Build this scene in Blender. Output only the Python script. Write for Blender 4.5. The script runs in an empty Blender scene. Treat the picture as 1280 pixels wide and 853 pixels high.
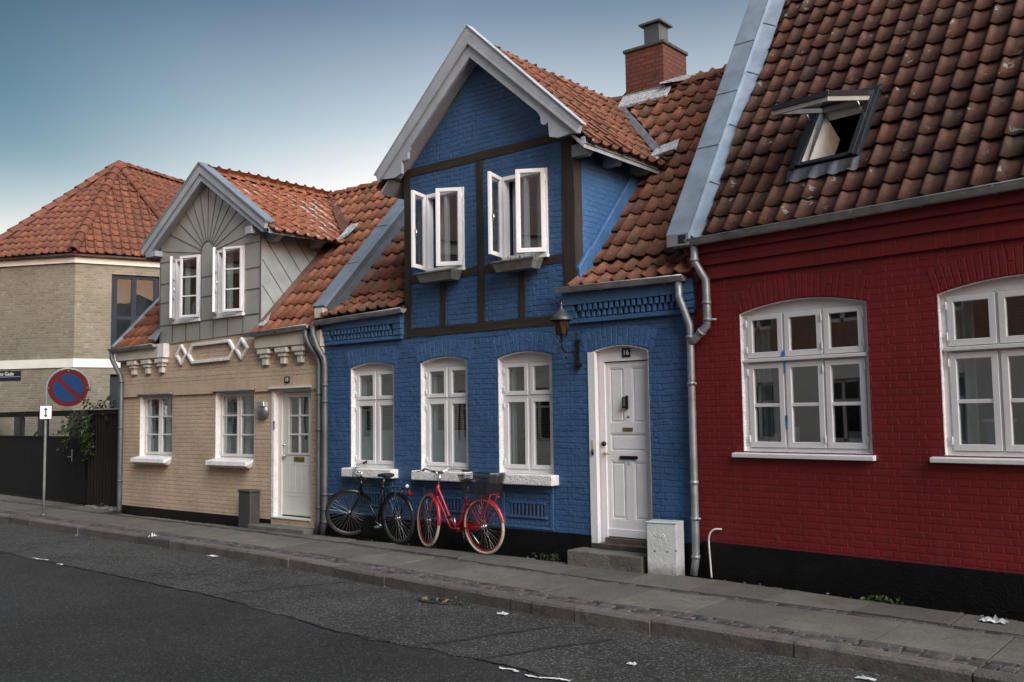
import bpy, bmesh, math, random
from mathutils import Vector as V, Matrix, Euler
from mathutils.geometry import tessellate_polygon
sc = bpy.context.scene
col = sc.collection
PI = math.pi
R = math.radians
rnd = random.Random(11)

# ---------------------------------------------------------------- materials
class Nt:
    def __init__(s, name):
        s.m = bpy.data.materials.new(name); s.m.use_nodes = True
        s.t = s.m.node_tree; s.t.nodes.clear()
        s.out = s.t.nodes.new('ShaderNodeOutputMaterial')
        s.tc = None
    def n(s, typ, ins=None, **props):
        nd = s.t.nodes.new(typ)
        for k, v in props.items(): setattr(nd, k, v)
        for k, v in (ins or {}).items():
            sk = nd.inputs[k]
            if isinstance(v, bpy.types.NodeSocket): s.t.links.new(v, sk)
            else: sk.default_value = v
        return nd
    def obj(s):
        if not s.tc: s.tc = s.n('ShaderNodeTexCoord')
        return s.tc.outputs['Object']
    def mix(s, f, a, b, blend='MIX'):
        nd = s.n('ShaderNodeMix', data_type='RGBA', blend_type=blend)
        for i, v in ((0, f), (6, a), (7, b)):
            if isinstance(v, bpy.types.NodeSocket): s.t.links.new(v, nd.inputs[i])
            else: nd.inputs[i].default_value = v if i == 0 else c4(v)
        return nd.outputs[2]
    def math(s, op, a, b=0.0, c=0.0, clamp=False):
        nd = s.n('ShaderNodeMath', operation=op, use_clamp=clamp)
        for i, v in enumerate((a, b, c)):
            if isinstance(v, bpy.types.NodeSocket): s.t.links.new(v, nd.inputs[i])
            else: nd.inputs[i].default_value = v
        return nd.outputs[0]
    def noise(s, scale, detail=3.0, rough=.55, vec=None, dist=0.0):
        nd = s.n('ShaderNodeTexNoise', {'Vector': vec or s.obj(), 'Scale': scale, 'Detail': detail, 'Roughness': rough, 'Distortion': dist})
        return nd.outputs[0]
    def ramp(s, f, stops, interp='LINEAR'):
        nd = s.n('ShaderNodeValToRGB', {'Fac': f}); e = nd.color_ramp.elements
        nd.color_ramp.interpolation = interp
        while len(e) < len(stops): e.new(.5)
        for el, (p, c) in zip(e, stops): el.position = p; el.color = c4(c)
        return nd.outputs[0]
    def step(s, f, a, b):
        return s.n('ShaderNodeMapRange', {'Value': f, 'From Min': a, 'From Max': b}, clamp=True).outputs[0]
    def bump(s, h, dist=.01, strength=1.0, normal=None):
        ins = {'Height': h, 'Distance': dist, 'Strength': strength}
        if normal: ins['Normal'] = normal
        return s.n('ShaderNodeBump', ins).outputs[0]
    def scaled(s, sx, sy, sz, vec=None):
        return s.n('ShaderNodeMapping', {'Vector': vec or s.obj(), 'Scale': (sx, sy, sz)}).outputs[0]
    def facade(s):
        """u along the wall, v up, from the object's own coordinates and face direction"""
        o = s.obj()
        p = s.n('ShaderNodeSeparateXYZ', {0: o}); q = s.n('ShaderNodeSeparateXYZ', {0: s.tc.outputs['Normal']})
        u = s.math('SUBTRACT', s.math('MULTIPLY', q.outputs[0], p.outputs[1]), s.math('MULTIPLY', q.outputs[1], p.outputs[0]))
        return s.n('ShaderNodeCombineXYZ', {0: u, 1: p.outputs[2], 2: 0.0}).outputs[0]
    def done(s, color, rough=.6, metal=0.0, normal=None, spec=.5, **kw):
        ins = {'Base Color': color if isinstance(color, bpy.types.NodeSocket) else c4(color), 'Roughness': rough, 'Metallic': metal, 'Specular IOR Level': spec}
        if normal: ins['Normal'] = normal
        ins.update(kw)
        b = s.n('ShaderNodeBsdfPrincipled', ins)
        s.t.links.new(b.outputs[0], s.out.inputs[0])
        return s.m
def c4(c):
    c = tuple(c) if hasattr(c, '__len__') else (c, c, c)
    return c if len(c) == 4 else c + (1.0,)
def sc_(c, k): return tuple(x * k for x in c)

def plain(name, c, rough=.55, metal=0.0, var=.18, nscale=6.0, bump=.0, bscale=60., spec=.5, dirt=None, dirt_amt=.35, dscale=2.5):
    t = Nt(name)
    colr = t.mix(t.step(t.noise(nscale, 4), .35, .68), sc_(c, 1 - var), sc_(c, 1 + var))
    if dirt: colr = t.mix(t.math('MULTIPLY', t.step(t.noise(dscale, 6, .65), .52, .72), dirt_amt), colr, dirt)
    nm = t.bump(t.noise(bscale, 3), bump) if bump else None
    rr = t.n('ShaderNodeMapRange', {'Value': t.noise(nscale * 2, 3), 'To Min': max(.05, rough - .12), 'To Max': min(1, rough + .12)}).outputs[0]
    return t.done(colr, rr, metal, nm, spec)

def painted_brick(name, c, bw=.24, bh=.0667, mortar=.007, depth=.006, soft=.15, warp=.0, rough=.6, hole=0.0, fade=.0, lump=.002, worn=None, squash=.5, spec=.35):
    t = Nt(name)
    f = t.facade()
    if warp:
        w = t.n('ShaderNodeVectorMath', {0: t.n('ShaderNodeTexNoise', {'Vector': t.obj(), 'Scale': 2.3, 'Detail': 3.0}).outputs['Color'], 1: (.5, .5, .5)}, operation='SUBTRACT').outputs[0]
        w = t.n('ShaderNodeVectorMath', {0: w, 'Scale': warp}, operation='SCALE').outputs[0]
        f = t.n('ShaderNodeVectorMath', {0: f, 1: w}, operation='ADD').outputs[0]
    b = t.n('ShaderNodeTexBrick', {'Vector': f, 'Color1': (1, 1, 1, 1), 'Color2': (.0, .0, .0, 1), 'Mortar': (.5, .5, .5, 1), 'Scale': 1.0, 'Mortar Size': mortar, 'Mortar Smooth': soft, 'Bias': 0.0, 'Brick Width': bw, 'Row Height': bh}, offset=.5, offset_frequency=2, squash=squash, squash_frequency=2)
    m = b.outputs['Fac']
    if fade:   # joints clogged with paint in places
        m = t.math('MULTIPLY', m, t.step(t.noise(3.5, 4, .6), fade - .1, fade + .12))
    tint = t.mix(b.outputs['Color'], sc_(c, .93), sc_(c, 1.06))
    tint = t.mix(t.step(t.noise(1.1, 6, .65), .34, .66), sc_(c, .74), tint)
    tint = t.mix(t.math('MULTIPLY', t.step(t.noise(16, 4, .6), .55, .72), .30), tint, sc_(c, 1.22))
    st = t.noise(1.0, 5, .6, vec=t.scaled(5.5, 5.5, .45))
    tint = t.mix(t.math('MULTIPLY', t.step(st, .52, .70), .32), tint, sc_(c, .62))
    st2 = t.noise(1.0, 4, .65, vec=t.scaled(9, 9, .8))
    tint = t.mix(t.math('MULTIPLY', t.step(st2, .60, .74), .16), tint, (sum(c) / 3 * 1.25,) * 3)
    if hole:
        hm = t.math('MULTIPLY', t.step(m, .6, .95), t.step(t.noise(34, 2), 1 - hole, 1 - hole + .08))
        tint = t.mix(t.math('MULTIPLY', hm, .8), tint, sc_(c, .35))
    if worn:
        tint = t.mix(t.step(t.noise(9, 6, .7), .72, .75), tint, worn)
    h = t.math('SUBTRACT', 1.0, m)
    h = t.math('ADD', t.math('MULTIPLY', h, depth), t.math('MULTIPLY', t.noise(38, 4, .6), lump))
    h = t.math('ADD', h, t.math('MULTIPLY', t.noise(9, 3, .5), lump * 2.2))
    return t.done(tint, rough, 0, t.bump(h, 1.0), spec)

def raw_brick(name, c1, c2, c3, mortar_c, bw=.24, bh=.0667, mortar=.011, depth=.005, squash=.5):
    t = Nt(name); f = t.facade()
    b = t.n('ShaderNodeTexBrick', {'Vector': f, 'Color1': c4(c1), 'Color2': c4(c2), 'Mortar': c4(mortar_c), 'Scale': 1.0, 'Mortar Size': mortar, 'Mortar Smooth': .12, 'Bias': -.1, 'Brick Width': bw, 'Row Height': bh}, offset=.5, offset_frequency=2, squash=squash, squash_frequency=2)
    cc = t.mix(t.math('MULTIPLY', t.step(t.noise(5.5, 5, .7), .56, .66), t.math('SUBTRACT', 1.0, b.outputs['Fac'])), b.outputs['Color'], c3)
    cc = t.mix(t.step(t.noise(.9, 5, .6), .3, .7), t.mix(1.0, cc, (.72, .72, .72), 'MULTIPLY'), cc)
    h = t.math('ADD', t.math('MULTIPLY', t.math('SUBTRACT', 1.0, b.outputs['Fac']), depth), t.math('MULTIPLY', t.noise(60, 3), .0015))
    return t.done(cc, .85, 0, t.bump(h, 1.0), .2)

def tile_mat(name, c, dark, moss, moss_amt=.4, lichen=None, lich=.0, var=.35, rough=.75):
    t = Nt(name)
    g = t.n('ShaderNodeNewGeometry').outputs['Random Per Island']
    a = t.mix(g, sc_(c, 1 - var), (c[0] * (1 + var * .8), c[1] * (1 + var * .9), c[2] * (1 + var * .9)))
    g2 = t.math('FRACT', t.math('MULTIPLY', g, 37.7))
    a = t.mix(t.math('MULTIPLY', t.step(g2, .84, .92), .42), a, dark)
    a = t.mix(t.math('MULTIPLY', t.step(t.noise(9, 7, .75), .44, .64), .85), a, dark); a = t.mix(t.math('MULTIPLY', t.step(t.noise(26, 5, .7), .54, .68), .5), a, sc_(c, 1.55))
    a = t.mix(t.math('MULTIPLY', t.step(t.noise(3.2, 6, .68), .50, .64), moss_amt), a, moss)
    if lichen:
        a = t.mix(t.math('MULTIPLY', t.step(t.noise(5.2, 7, .72), 1 - lich, 1 - lich + .03), .85), a, lichen)
    a = t.mix(t.math('MULTIPLY', t.step(t.noise(90, 3), .5, .75), .35), a, sc_(c, .4))
    return t.done(a, rough, 0, t.bump(t.noise(70, 4, .6), .006, .6), .25)

def zinc(name, c=(.40, .43, .47), rough=.42, metal=.85, var=.16):
    t = Nt(name)
    cc = t.mix(t.step(t.noise(3.5, 6, .65), .35, .65), sc_(c, 1 - var), sc_(c, 1 + var))
    cc = t.mix(t.math('MULTIPLY', t.step(t.noise(22, 5, .7), .6, .75), .25), cc, sc_(c, .6))
    rr = t.n('ShaderNodeMapRange', {'Value': t.noise(8, 4), 'To Min': rough - .1, 'To Max': rough + .14}).outputs[0]
    return t.done(cc, rr, metal, t.bump(t.noise(2.2, 3), .006, .5))

def wood(name, c, rough=.7, var=.35, bump=.004, axis='z'):
    t = Nt(name)
    v = t.scaled(*((40, 40, 2.2) if axis == 'z' else (2.2, 40, 40)))
    g = t.noise(1.0, 5, .6, vec=v)
    cc = t.mix(t.step(g, .3, .7), sc_(c, 1 - var), sc_(c, 1 + var))
    return t.done(cc, rough, 0, t.bump(g, bump, 1.0), .3)

def glass(name, tint=(.86, .90, .90), rough=.015, boost=1.0):
    t = Nt(name)
    fr = t.math('POWER', t.n('ShaderNodeLayerWeight', {'Blend': .5}).outputs['Facing'], 4.5)   # pane reflects the same from either side
    fr = t.math('MULTIPLY_ADD', fr, .9 * boost, .17 * boost, clamp=True)
    nm = t.bump(t.noise(1.3, 1), .004, .3)
    gl = t.n('ShaderNodeBsdfGlossy', {'Color': (.95, .97, 1, 1), 'Roughness': rough, 'Normal': nm})
    tr = t.n('ShaderNodeBsdfTransparent', {'Color': c4(tint)})
    mx = t.n('ShaderNodeMixShader', {0: fr, 1: tr.outputs[0], 2: gl.outputs[0]})
    t.t.links.new(mx.outputs[0], t.out.inputs[0])
    return t.m

# ---------------------------------------------------------------- mesh helper
INV = {}
class MB:
    def __init__(s): s.v = []; s.f = []; s.sm = []; s.mi = []; s.cur = 0
    def add(s, vs, fs, smooth=False):
        b = len(s.v); s.v += [V(p) for p in vs]
        for f in fs: s.f.append([i + b for i in f]); s.sm.append(smooth); s.mi.append(s.cur)
        return s
    def box(s, x0, x1, y0, y1, z0, z1):
        return s.obox(V(((x0 + x1) / 2, (y0 + y1) / 2, (z0 + z1) / 2)), V((1, 0, 0)) * (x1 - x0) / 2, V((0, 1, 0)) * (y1 - y0) / 2, V((0, 0, 1)) * (z1 - z0) / 2)
    def obox(s, c, a, b, d):
        c = V(c); a = V(a); b = V(b); d = V(d)
        vs = [c + a * i + b * j + d * k for k in (-1, 1) for j in (-1, 1) for i in (-1, 1)]
        return s.add(vs, [(0, 2, 3, 1), (4, 5, 7, 6), (0, 1, 5, 4), (2, 6, 7, 3), (0, 4, 6, 2), (1, 3, 7, 5)])
    def bar(s, p, q, w, h, up=(0, 0, 1)):
        p = V(p); q = V(q); d = q - p; l = d.length; d.normalize()
        up = V(up); a = d.cross(up)
        if a.length < 1e-4: a = d.cross(V((0, 1, 0)))
        a.normalize(); b = a.cross(d)
        return s.obox((p + q) / 2, d * l / 2, a * w / 2, b * h / 2)
    def prism(s, pts, d, holes=()):
        """polygon (3-D points, planar) swept along d"""
        d = V(d); loops = [[V(p) for p in pts]] + [[V(p) for p in h] for h in holes]
        flat = [p for l in loops for p in l]; n = len(flat)
        tris = tessellate_polygon(loops)
        b = len(s.v); s.v += flat + [p + d for p in flat]
        def af(f):
            s.f.append([i + b for i in f]); s.sm.append(False); s.mi.append(s.cur)
        if len(loops) == 1 and len(pts) == 4:
            af((0, 1, 2, 3)); af((7, 6, 5, 4))
        else:
            for t in tris: af(t); af((t[2] + n, t[1] + n, t[0] + n))
        o = 0
        for l in loops:
            k = len(l)
            for i in range(k):
                j = (i + 1) % k; af((o + i, o + j, o + j + n, o + i + n))
            o += k
        return s
    def poly(s, pts): return s.add(pts, [tuple(range(len(pts)))])
    def tube(s, path, r, n=10, closed=False, caps=True, radii=None, flat=1.0):
        P = [V(p) for p in path]; k = len(P)
        tang = []
        for i in range(k):
            if closed: t = P[(i + 1) % k] - P[i - 1]
            else: t = P[min(i + 1, k - 1)] - P[max(i - 1, 0)]
            tang.append(t.normalized())
        up = V((0, 0, 1)) if abs(tang[0].z) < .9 else V((1, 0, 0))
        a = tang[0].cross(up).normalized(); vs = []
        for i in range(k):
            a = (a - tang[i] * a.dot(tang[i])).normalized(); b = tang[i].cross(a)
            rr = radii[i] if radii else r
            for j in range(n):
                th = 2 * PI * j / n; vs.append(P[i] + (a * math.cos(th) + b * math.sin(th) * flat) * rr)
        fs = []
        for i in range(k if closed else k - 1):
            i2 = (i + 1) % k
            for j in range(n): fs.append((i * n + j, i * n + (j + 1) % n, i2 * n + (j + 1) % n, i2 * n + j))
        s.add(vs, fs, True)
        if caps and not closed:
            b = len(s.v) - len(vs)
            for f in (tuple(range(n))[::-1], tuple((k - 1) * n + j for j in range(n))):
                s.f.append([i + b for i in f]); s.sm.append(False); s.mi.append(s.cur)
        return s
    def lathe(s, prof, o=(0, 0, 0), axis=(0, 0, 1), n=20, smooth=True):
        o = V(o); ax = V(axis).normalized()
        a = ax.cross(V((0, 1, 0)) if abs(ax.y) < .9 else V((1, 0, 0))).normalized(); b = ax.cross(a)
        vs = [o + ax * z + (a * math.cos(2 * PI * j / n) + b * math.sin(2 * PI * j / n)) * r for r, z in prof for j in range(n)]
        fs = [(i * n + j, i * n + (j + 1) % n, (i + 1) * n + (j + 1) % n, (i + 1) * n + j) for i in range(len(prof) - 1) for j in range(n)]
        return s.add(vs, fs, smooth)
    def jitter(s, a, seed=1):
        r = random.Random(seed)
        for p in s.v: p += V((r.uniform(-a, a), r.uniform(-a, a), r.uniform(-a, a)))
        return s
    def xf(s, m):
        s.v = [m @ p for p in s.v]; return s
    def join(s, o):
        b = len(s.v); s.v += [p.copy() for p in o.v]; s.f += [[i + b for i in f] for f in o.f]; s.sm += o.sm; s.mi += [m + s.cur for m in o.mi]; return s
    def cut(s, co, no):
        """drop what lies on the side no points to"""
        bm = bmesh.new(); vs = [bm.verts.new(p) for p in s.v]
        for f, sm, mi in zip(s.f, s.sm, s.mi):
            try: q = bm.faces.new([vs[i] for i in f]); q.smooth = sm; q.material_index = mi
            except ValueError: pass
        bmesh.ops.bisect_plane(bm, geom=bm.verts[:] + bm.edges[:] + bm.faces[:], plane_co=V(co), plane_no=V(no), clear_outer=True)
        bm.verts.index_update()
        s.v = [p.co.copy() for p in bm.verts]; s.f = [[p.index for p in f.verts] for f in bm.faces]; s.sm = [f.smooth for f in bm.faces]; s.mi = [f.material_index for f in bm.faces]
        bm.free(); return s
    def build(s, name, m, parent=None, bevel=0.0, norm=True):
        me = bpy.data.meshes.new(name)
        me.from_pydata([tuple(p) for p in s.v], [], s.f)
        me.polygons.foreach_set('use_smooth', s.sm); 
        ms = m if isinstance(m, (list, tuple)) else [m]
        for q in ms: me.materials.append(q)
        me.polygons.foreach_set('material_index', s.mi)
        if norm:
            bm = bmesh.new(); bm.from_mesh(me); bmesh.ops.recalc_face_normals(bm, faces=bm.faces[:]); bm.to_mesh(me); bm.free()
        me.update()
        o = bpy.data.objects.new(name, me); col.objects.link(o)
        if parent is not None:
            o.parent = parent
            if parent.name in INV: o.matrix_parent_inverse = INV[parent.name]
        if bevel:
            b = o.modifiers.new('bevel', 'BEVEL'); b.width = bevel; b.segments = 2; b.limit_method = 'ANGLE'; b.angle_limit = R(40)
        return o

def thing(name, label, cat, loc=(0, 0, 0), rz=0, group=None, local=False):
    o = bpy.data.objects.new(name, None); col.objects.link(o); o.empty_display_size = .2
    o.location = loc; o.rotation_euler = (0, 0, rz)
    if not local: INV[o.name] = Matrix.Translation(-V(loc))
    return tag(o, label, cat, group)
def tag(o, label, cat, group=None):
    o['label'] = label; o['category'] = cat
    if group: o['group'] = group
    return o
def setting(o, kind='structure'): o['kind'] = kind; return o

def text_mb(body, size, extrude=.001, align='CENTER', font_shear=0.0):
    cu = bpy.data.curves.new('tmp', 'FONT'); cu.body = body; cu.size = size; cu.extrude = extrude; cu.align_x = align; cu.align_y = 'CENTER'; cu.shear = font_shear
    ob = bpy.data.objects.new('tmp', cu); col.objects.link(ob)
    dg = bpy.context.evaluated_depsgraph_get(); me = bpy.data.meshes.new_from_object(ob.evaluated_get(dg))
    mb = MB(); mb.add([v.co.copy() for v in me.vertices], [tuple(p.vertices) for p in me.polygons])
    bpy.data.objects.remove(ob); bpy.data.curves.remove(cu); bpy.data.meshes.remove(me)
    return mb
def to_facade(x, y, z): return Matrix.Translation((x, y, z)) @ Matrix.Rotation(PI / 2, 4, 'X')

# ---------------------------------------------------------------- building pieces
def wall_holes(mb, outline, holes, y0, depth):
    """front face in the x-z plane at y0 with openings, reveals running back by depth"""
    loops = [[V((x, y0, z)) for x, z in outline]] + [[V((x, y0, z)) for x, z in h] for h in holes]
    flat = [p for l in loops for p in l]
    mb.add(flat, [t for t in tessellate_polygon([[V((p.x, p.z, 0)) for p in l] for l in loops])])
    for l in loops:
        k = len(l); mb.add(l + [p + V((0, depth, 0)) for p in l], [(i, (i + 1) % k, (i + 1) % k + k, i + k) for i in range(k)])
def arch_pts(x0, x1, z0, zs, rise, n=12):
    """opening: flat foot z0, springing zs, segment arch of given rise"""
    pts = [(x0, z0), (x1, z0), (x1, zs)]
    for i in range(1, n):
        t = i / n; x = x1 + (x0 - x1) * t; pts.append((x, zs + rise * (1 - (2 * t - 1) ** 2)))
    return pts + [(x0, zs)]
def ring(mb, outer, inner, y0, y1):
    """frame between two loops with the same number of points"""
    k = len(outer)
    for i in range(k):
        j = (i + 1) % k; a, b, c, d = outer[i], outer[j], inner[j], inner[i]
        q = [V((p[0], y0, p[1])) for p in (a, b, c, d)]; q2 = [V((p[0], y1, p[1])) for p in (a, b, c, d)]
        mb.add(q + q2, [(0, 1, 2, 3), (7, 6, 5, 4), (0, 4, 5, 1), (3, 2, 6, 7)])
def frame(mb, x0, x1, z0, z1, w, y0, y1, wb=None, wt=None):
    wb = wb or w; wt = wt or w
    mb.box(x0, x0 + w, y0, y1, z0, z1); mb.box(x1 - w, x1, y0, y1, z0, z1)
    mb.box(x0 + w, x1 - w, y0, y1, z0, z0 + wb); mb.box(x0 + w, x1 - w, y0, y1, z1 - wt, z1)

def tile_field(mb, O, U, Vv, u0, u1, v0, v1, pitch=.205, gauge=.3, seed=1, skip=None, amp=1.0):
    O = V(O); U = V(U).normalized(); Vv = V(Vv).normalized(); N = U.cross(Vv)
    r = random.Random(seed)
    nu = int(math.ceil((u1 - u0) / pitch - 1e-6)); nv = int(math.ceil((v1 - v0) / gauge - 1e-6))
    K = 14
    for iv in range(nv):
        rowoff = r.uniform(-.016, .016); p1, p2 = r.uniform(0, 6), r.uniform(0, 6)
        for iu in range(nu):
            uc = u0 + iu * pitch; vc = v0 + iv * gauge
            if skip and skip(uc + pitch / 2, vc + gauge / 2): continue
            dv = rowoff + r.uniform(-.008, .008); dn = r.uniform(-.004, .006) + .009 * math.sin(uc * 1.7 + vc * 1.1 + seed) + .006 * math.sin(uc * 3.9 - vc * 2.3 + seed * 2); dv += .010 * math.sin(uc * 1.3 + p1) + .006 * math.sin(uc * 3.7 + p2) - (.03 if r.random() < .02 else 0); tw = r.uniform(-.014, .014); du = r.uniform(-.004, .004); tl = r.uniform(-.006, .006)
            top = []; bot = []; fr = []
            for k in range(K + 1):
                t = -.10 + 1.08 * k / K
                h = amp * (.021 * math.cos(2 * PI * t) + .0110 * math.cos(4 * PI * t) + .0035 * math.cos(6 * PI * t) + .012 * (1 - t)) + .02
                u = uc + t * pitch + du
                vb = vc + dv + tw * (t - .5) * pitch * 4 - .016 * math.cos(2 * PI * t) * .5
                P = O + U * u
                bot.append(P + Vv * vb + N * (h + .034 + dn + tl)); top.append(P + Vv * (vc + gauge * 1.1) + N * (h + .004 + dn))
                fr.append(P + Vv * (vb + .004) + N * (h + .014 + dn + tl))
            vs = bot + top; k1 = K + 1
            mb.add(vs, [(i, i + 1, k1 + i + 1, k1 + i) for i in range(K)], True)
            b = len(mb.v) - 2 * k1      # the front lip shares the island of its tile
            mb.v += fr; f0 = b + 2 * k1
            for i in range(K):
                mb.f.append([b + i + 1, b + i, f0 + i, f0 + i + 1]); mb.sm.append(False); mb.mi.append(mb.cur)
            mb.f.append([b, b + k1, f0]); mb.sm.append(False); mb.mi.append(mb.cur)
    return mb
def ridge_tiles(mb, p, q, r=.105, l=.36, up=(0, 0, 1), seed=3, ang=1.15):
    p = V(p); q = V(q); d = q - p; n = max(1, int(round(d.length / l))); d.normalize(); up = V(up); a = d.cross(up).normalized(); b = a.cross(d); L = (q - p).length / n
    rr = random.Random(seed)
    for i in range(n):
        s0 = p + d * (i * L - .03) + V((0, 0, rr.uniform(-.008, .008))); s1 = p + d * ((i + 1) * L + .02); rows = []
        for base, rad, lift in ((s0, r * 1.08, .022), (s0, r * .9, .015), (s1, r * .92, 0)):
            rows.append([base + b * lift + a * rad * math.sin(th) + b * rad * math.cos(th) for th in [ang * 1.35 * (-1 + 2 * k / 8) for k in range(9)]])
        mb.add(rows[0] + rows[2], [(k, k + 1, 9 + k + 1, 9 + k) for k in range(8)], True)
        mb.add(rows[0] + rows[1], [(k + 1, k, 9 + k, 9 + k + 1) for k in range(8)])
    return mb
def gutter(mb, p, q, r=.062, brackets=.55, seed=1):
    p = V(p); q = V(q); d = (q - p); L = d.length; d.normalize(); a = V((d.y, -d.x, 0)).normalized()   # towards the street
    if a.y > 0: a = -a
    rows = []
    for e, rad in ((p, r), (q, r)):
        rows.append([e + a * rad * math.cos(th) + V((0, 0, 1)) * rad * -math.sin(th) for th in [PI * k / 10 for k in range(11)]])
    mb.add(rows[0] + rows[1], [(k, k + 1, 11 + k + 1, 11 + k) for k in range(10)], True)
    rows2 = [[e + a * (r - .006) * math.cos(th) - V((0, 0, 1)) * (r - .006) * math.sin(th) for th in [PI * k / 10 for k in range(11)]] for e in (p, q)]
    mb.add(rows2[0] + rows2[1], [(k + 1, k, 11 + k, 11 + k + 1) for k in range(10)], True)
    for e in (p, q):
        ctr = [e + a * r * math.cos(th) - V((0, 0, 1)) * r * math.sin(th) for th in [PI * k / 10 for k in range(11)]]
        mb.add(ctr, [tuple(range(11))])
    mb.tube([p + a * r, q + a * r], .009, 8)
    x = .2
    while x < L:
        c = p + d * x
        for w in (.011,):
            A = [c - d * w + a * (r + .009) * math.cos(th) - V((0, 0, 1)) * (r + .009) * math.sin(th) for th in [PI * k / 10 for k in range(11)]]
            B = [v + d * 2 * w for v in A]
            mb.add(A + B, [(k, k + 1, 11 + k + 1, 11 + k) for k in range(10)], True)
        x += brackets
    return mb
def pipe(mb, path, r=.04, n=14, fillet=.0, rings=()):
    mb.tube(path, r, n)
    for c, ax in rings:
        mb.tube([V(c) - V(ax) * .018, V(c) + V(ax) * .018], r + .007, n)
    return mb
# ---------------------------------------------------------------- shared materials
M = {}
M['red_brick'] = painted_brick('red painted brick', (.195, .0145, .0172), depth=.016, mortar=.0105, soft=.3, lump=.0022, rough=.55, worn=(.30, .12, .11))
M['red_plain'] = painted_brick('red painted cornice', (.195, .0145, .0172), bw=.12, bh=.24, depth=.004, mortar=.006, soft=.3, lump=.0016, rough=.55, squash=1.0)
M['blue_brick'] = painted_brick('blue painted brick', (.044, .109, .232), depth=.016, mortar=.011, soft=.5, warp=.05, fade=.47, lump=.005, rough=.5)
M['blue_plain'] = plain('blue painted plaster', (.044, .109, .232), .5, 0, .14, 5, .01, 34)
M['blue_side'] = painted_brick('blue painted gable brick', (.049, .122, .262), depth=.012, mortar=.010, soft=.35, warp=.03, fade=.42, lump=.004, rough=.5)
M['beige_brick'] = painted_brick('beige painted brick', (.57, .425, .302), depth=.007, mortar=.010, soft=.4, warp=.012, hole=.46, lump=.003, rough=.62)
M['beige_plain'] = painted_brick('beige painted band', (.57, .425, .302), bw=.12, bh=.24, depth=.004, mortar=.007, soft=.3, lump=.002, rough=.62, squash=1.0)
M['cream'] = plain('cream painted render', (.56, .50, .42), .6, 0, .1, 5, .006, 40)
M['corbel'] = plain('dusty white corbels', (.58, .545, .49), .65, 0, .12, 9, .012, 45, dirt=(.30, .26, .21), dirt_amt=.5, dscale=6)
M['white'] = plain('white gloss paint', (.72, .70, .71), .35, 0, .04, 5, .0025, 25, dirt=(.45, .42, .38), dirt_amt=.25)
M['white_rough'] = plain('white painted masonry', (.74, .72, .71), .6, 0, .07, 9, .016, 45, dirt=(.42, .39, .35), dirt_amt=.4, dscale=5)
M['offwhite'] = plain('off white paint', (.66, .63, .58), .42, 0, .05, 5, .003, 25)
M['barge'] = plain('weathered white boards', (.33, .36, .40), .5, 0, .1, 3, .004, 40, dirt=(.30, .28, .25), dirt_amt=.45, dscale=4)
M['timber'] = wood('dark brown timber', (.032, .024, .018), .65, .45, .006, 'z')
M['timber_x'] = wood('dark brown beam', (.032, .024, .018), .65, .45, .006, 'x')
M['plinth'] = plain('black tarred plinth', (.0035, .0035, .0038), .5, 0, .3, 7, .01, 45, dirt=(.022, .020, .018), dirt_amt=.3, spec=.25)
M['zinc'] = zinc('zinc sheet', (.235, .285, .345), .42, .45)
M['zinc_dark'] = zinc('dark zinc', (.095, .10, .112), .5, .5)
M['pipe_dark'] = zinc('grey weathered downpipe', (.12, .125, .13), .5, .5, .2)
M['zinc_clad'] = plain('grey sheet cladding', (.37, .35, .32), .5, .25, .10, 2.2, .004, 4, dirt=(.44, .42, .39), dirt_amt=.35, dscale=1.6)
M['zinc_side'] = zinc('galvanised cheek', (.36, .37, .36), .45, .35, .12)
M['gutter'] = zinc('zinc gutter', (.40, .41, .415), .42, .6, .30)
M['pipe'] = zinc('zinc downpipe', (.27, .29, .31), .45, .55, .28)
M['lead'] = plain('lead flashing', (.26, .28, .31), .5, .4, .25, 9, .02, 22)
M['mortar'] = plain('pale mortar', (.36, .37, .39), .8, 0, .2, 14, .03, 30)
M['glass'] = glass('window glass')
M['glass_dark'] = glass('dark window glass', (.55, .58, .6), boost=.13)
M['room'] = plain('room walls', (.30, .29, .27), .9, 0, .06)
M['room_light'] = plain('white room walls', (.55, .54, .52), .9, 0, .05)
M['black'] = plain('black', (.01, .01, .011), .45, 0, .2)
M['iron'] = plain('wrought iron', (.016, .015, .015), .42, .4, .25, 20, .004, 60)
M['chrome'] = plain('bright metal', (.62, .62, .63), .22, 1.0, .1, 12)
M['brass'] = plain('brass', (.42, .29, .10), .35, .9, .2, 20)
M['tile_beige'] = tile_mat('orange clay tiles', (.225, .080, .043), (.085, .038, .026), (.10, .070, .04), .30, var=.32)
M['tile_dormer'] = tile_mat('fresh orange clay tiles', (.262, .094, .050), (.13, .05, .03), (.16, .085, .045), .25, var=.25)
M['tile_blue'] = tile_mat('brown orange clay tiles', (.190, .069, .040), (.065, .033, .024), (.085, .072, .04), .50, var=.34)
M['tile_red'] = tile_mat('dark weathered clay tiles', (.088, .034, .022), (.026, .019, .016), (.05, .040, .026), .55, lichen=(.25, .25, .215), lich=.385, var=.30)
M['tile_far'] = tile_mat('dull red clay tiles', (.155, .054, .033), (.065, .034, .024), (.09, .05, .034), .40, var=.28)
M['chimney_brick'] = raw_brick('chimney brick', (.195, .060, .040), (.145, .048, .036), (.09, .04, .033), (.07, .05, .042), mortar=.010, depth=.006)
M['yellow_brick'] = raw_brick('yellow brick', (.235, .205, .150), (.165, .142, .104), (.31, .275, .21), (.23, .205, .165), mortar=.011)
M['far_brick'] = raw_brick('opposite brick', (.36, .19, .12), (.27, .14, .09), (.2, .12, .09), (.36, .32, .27))

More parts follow.
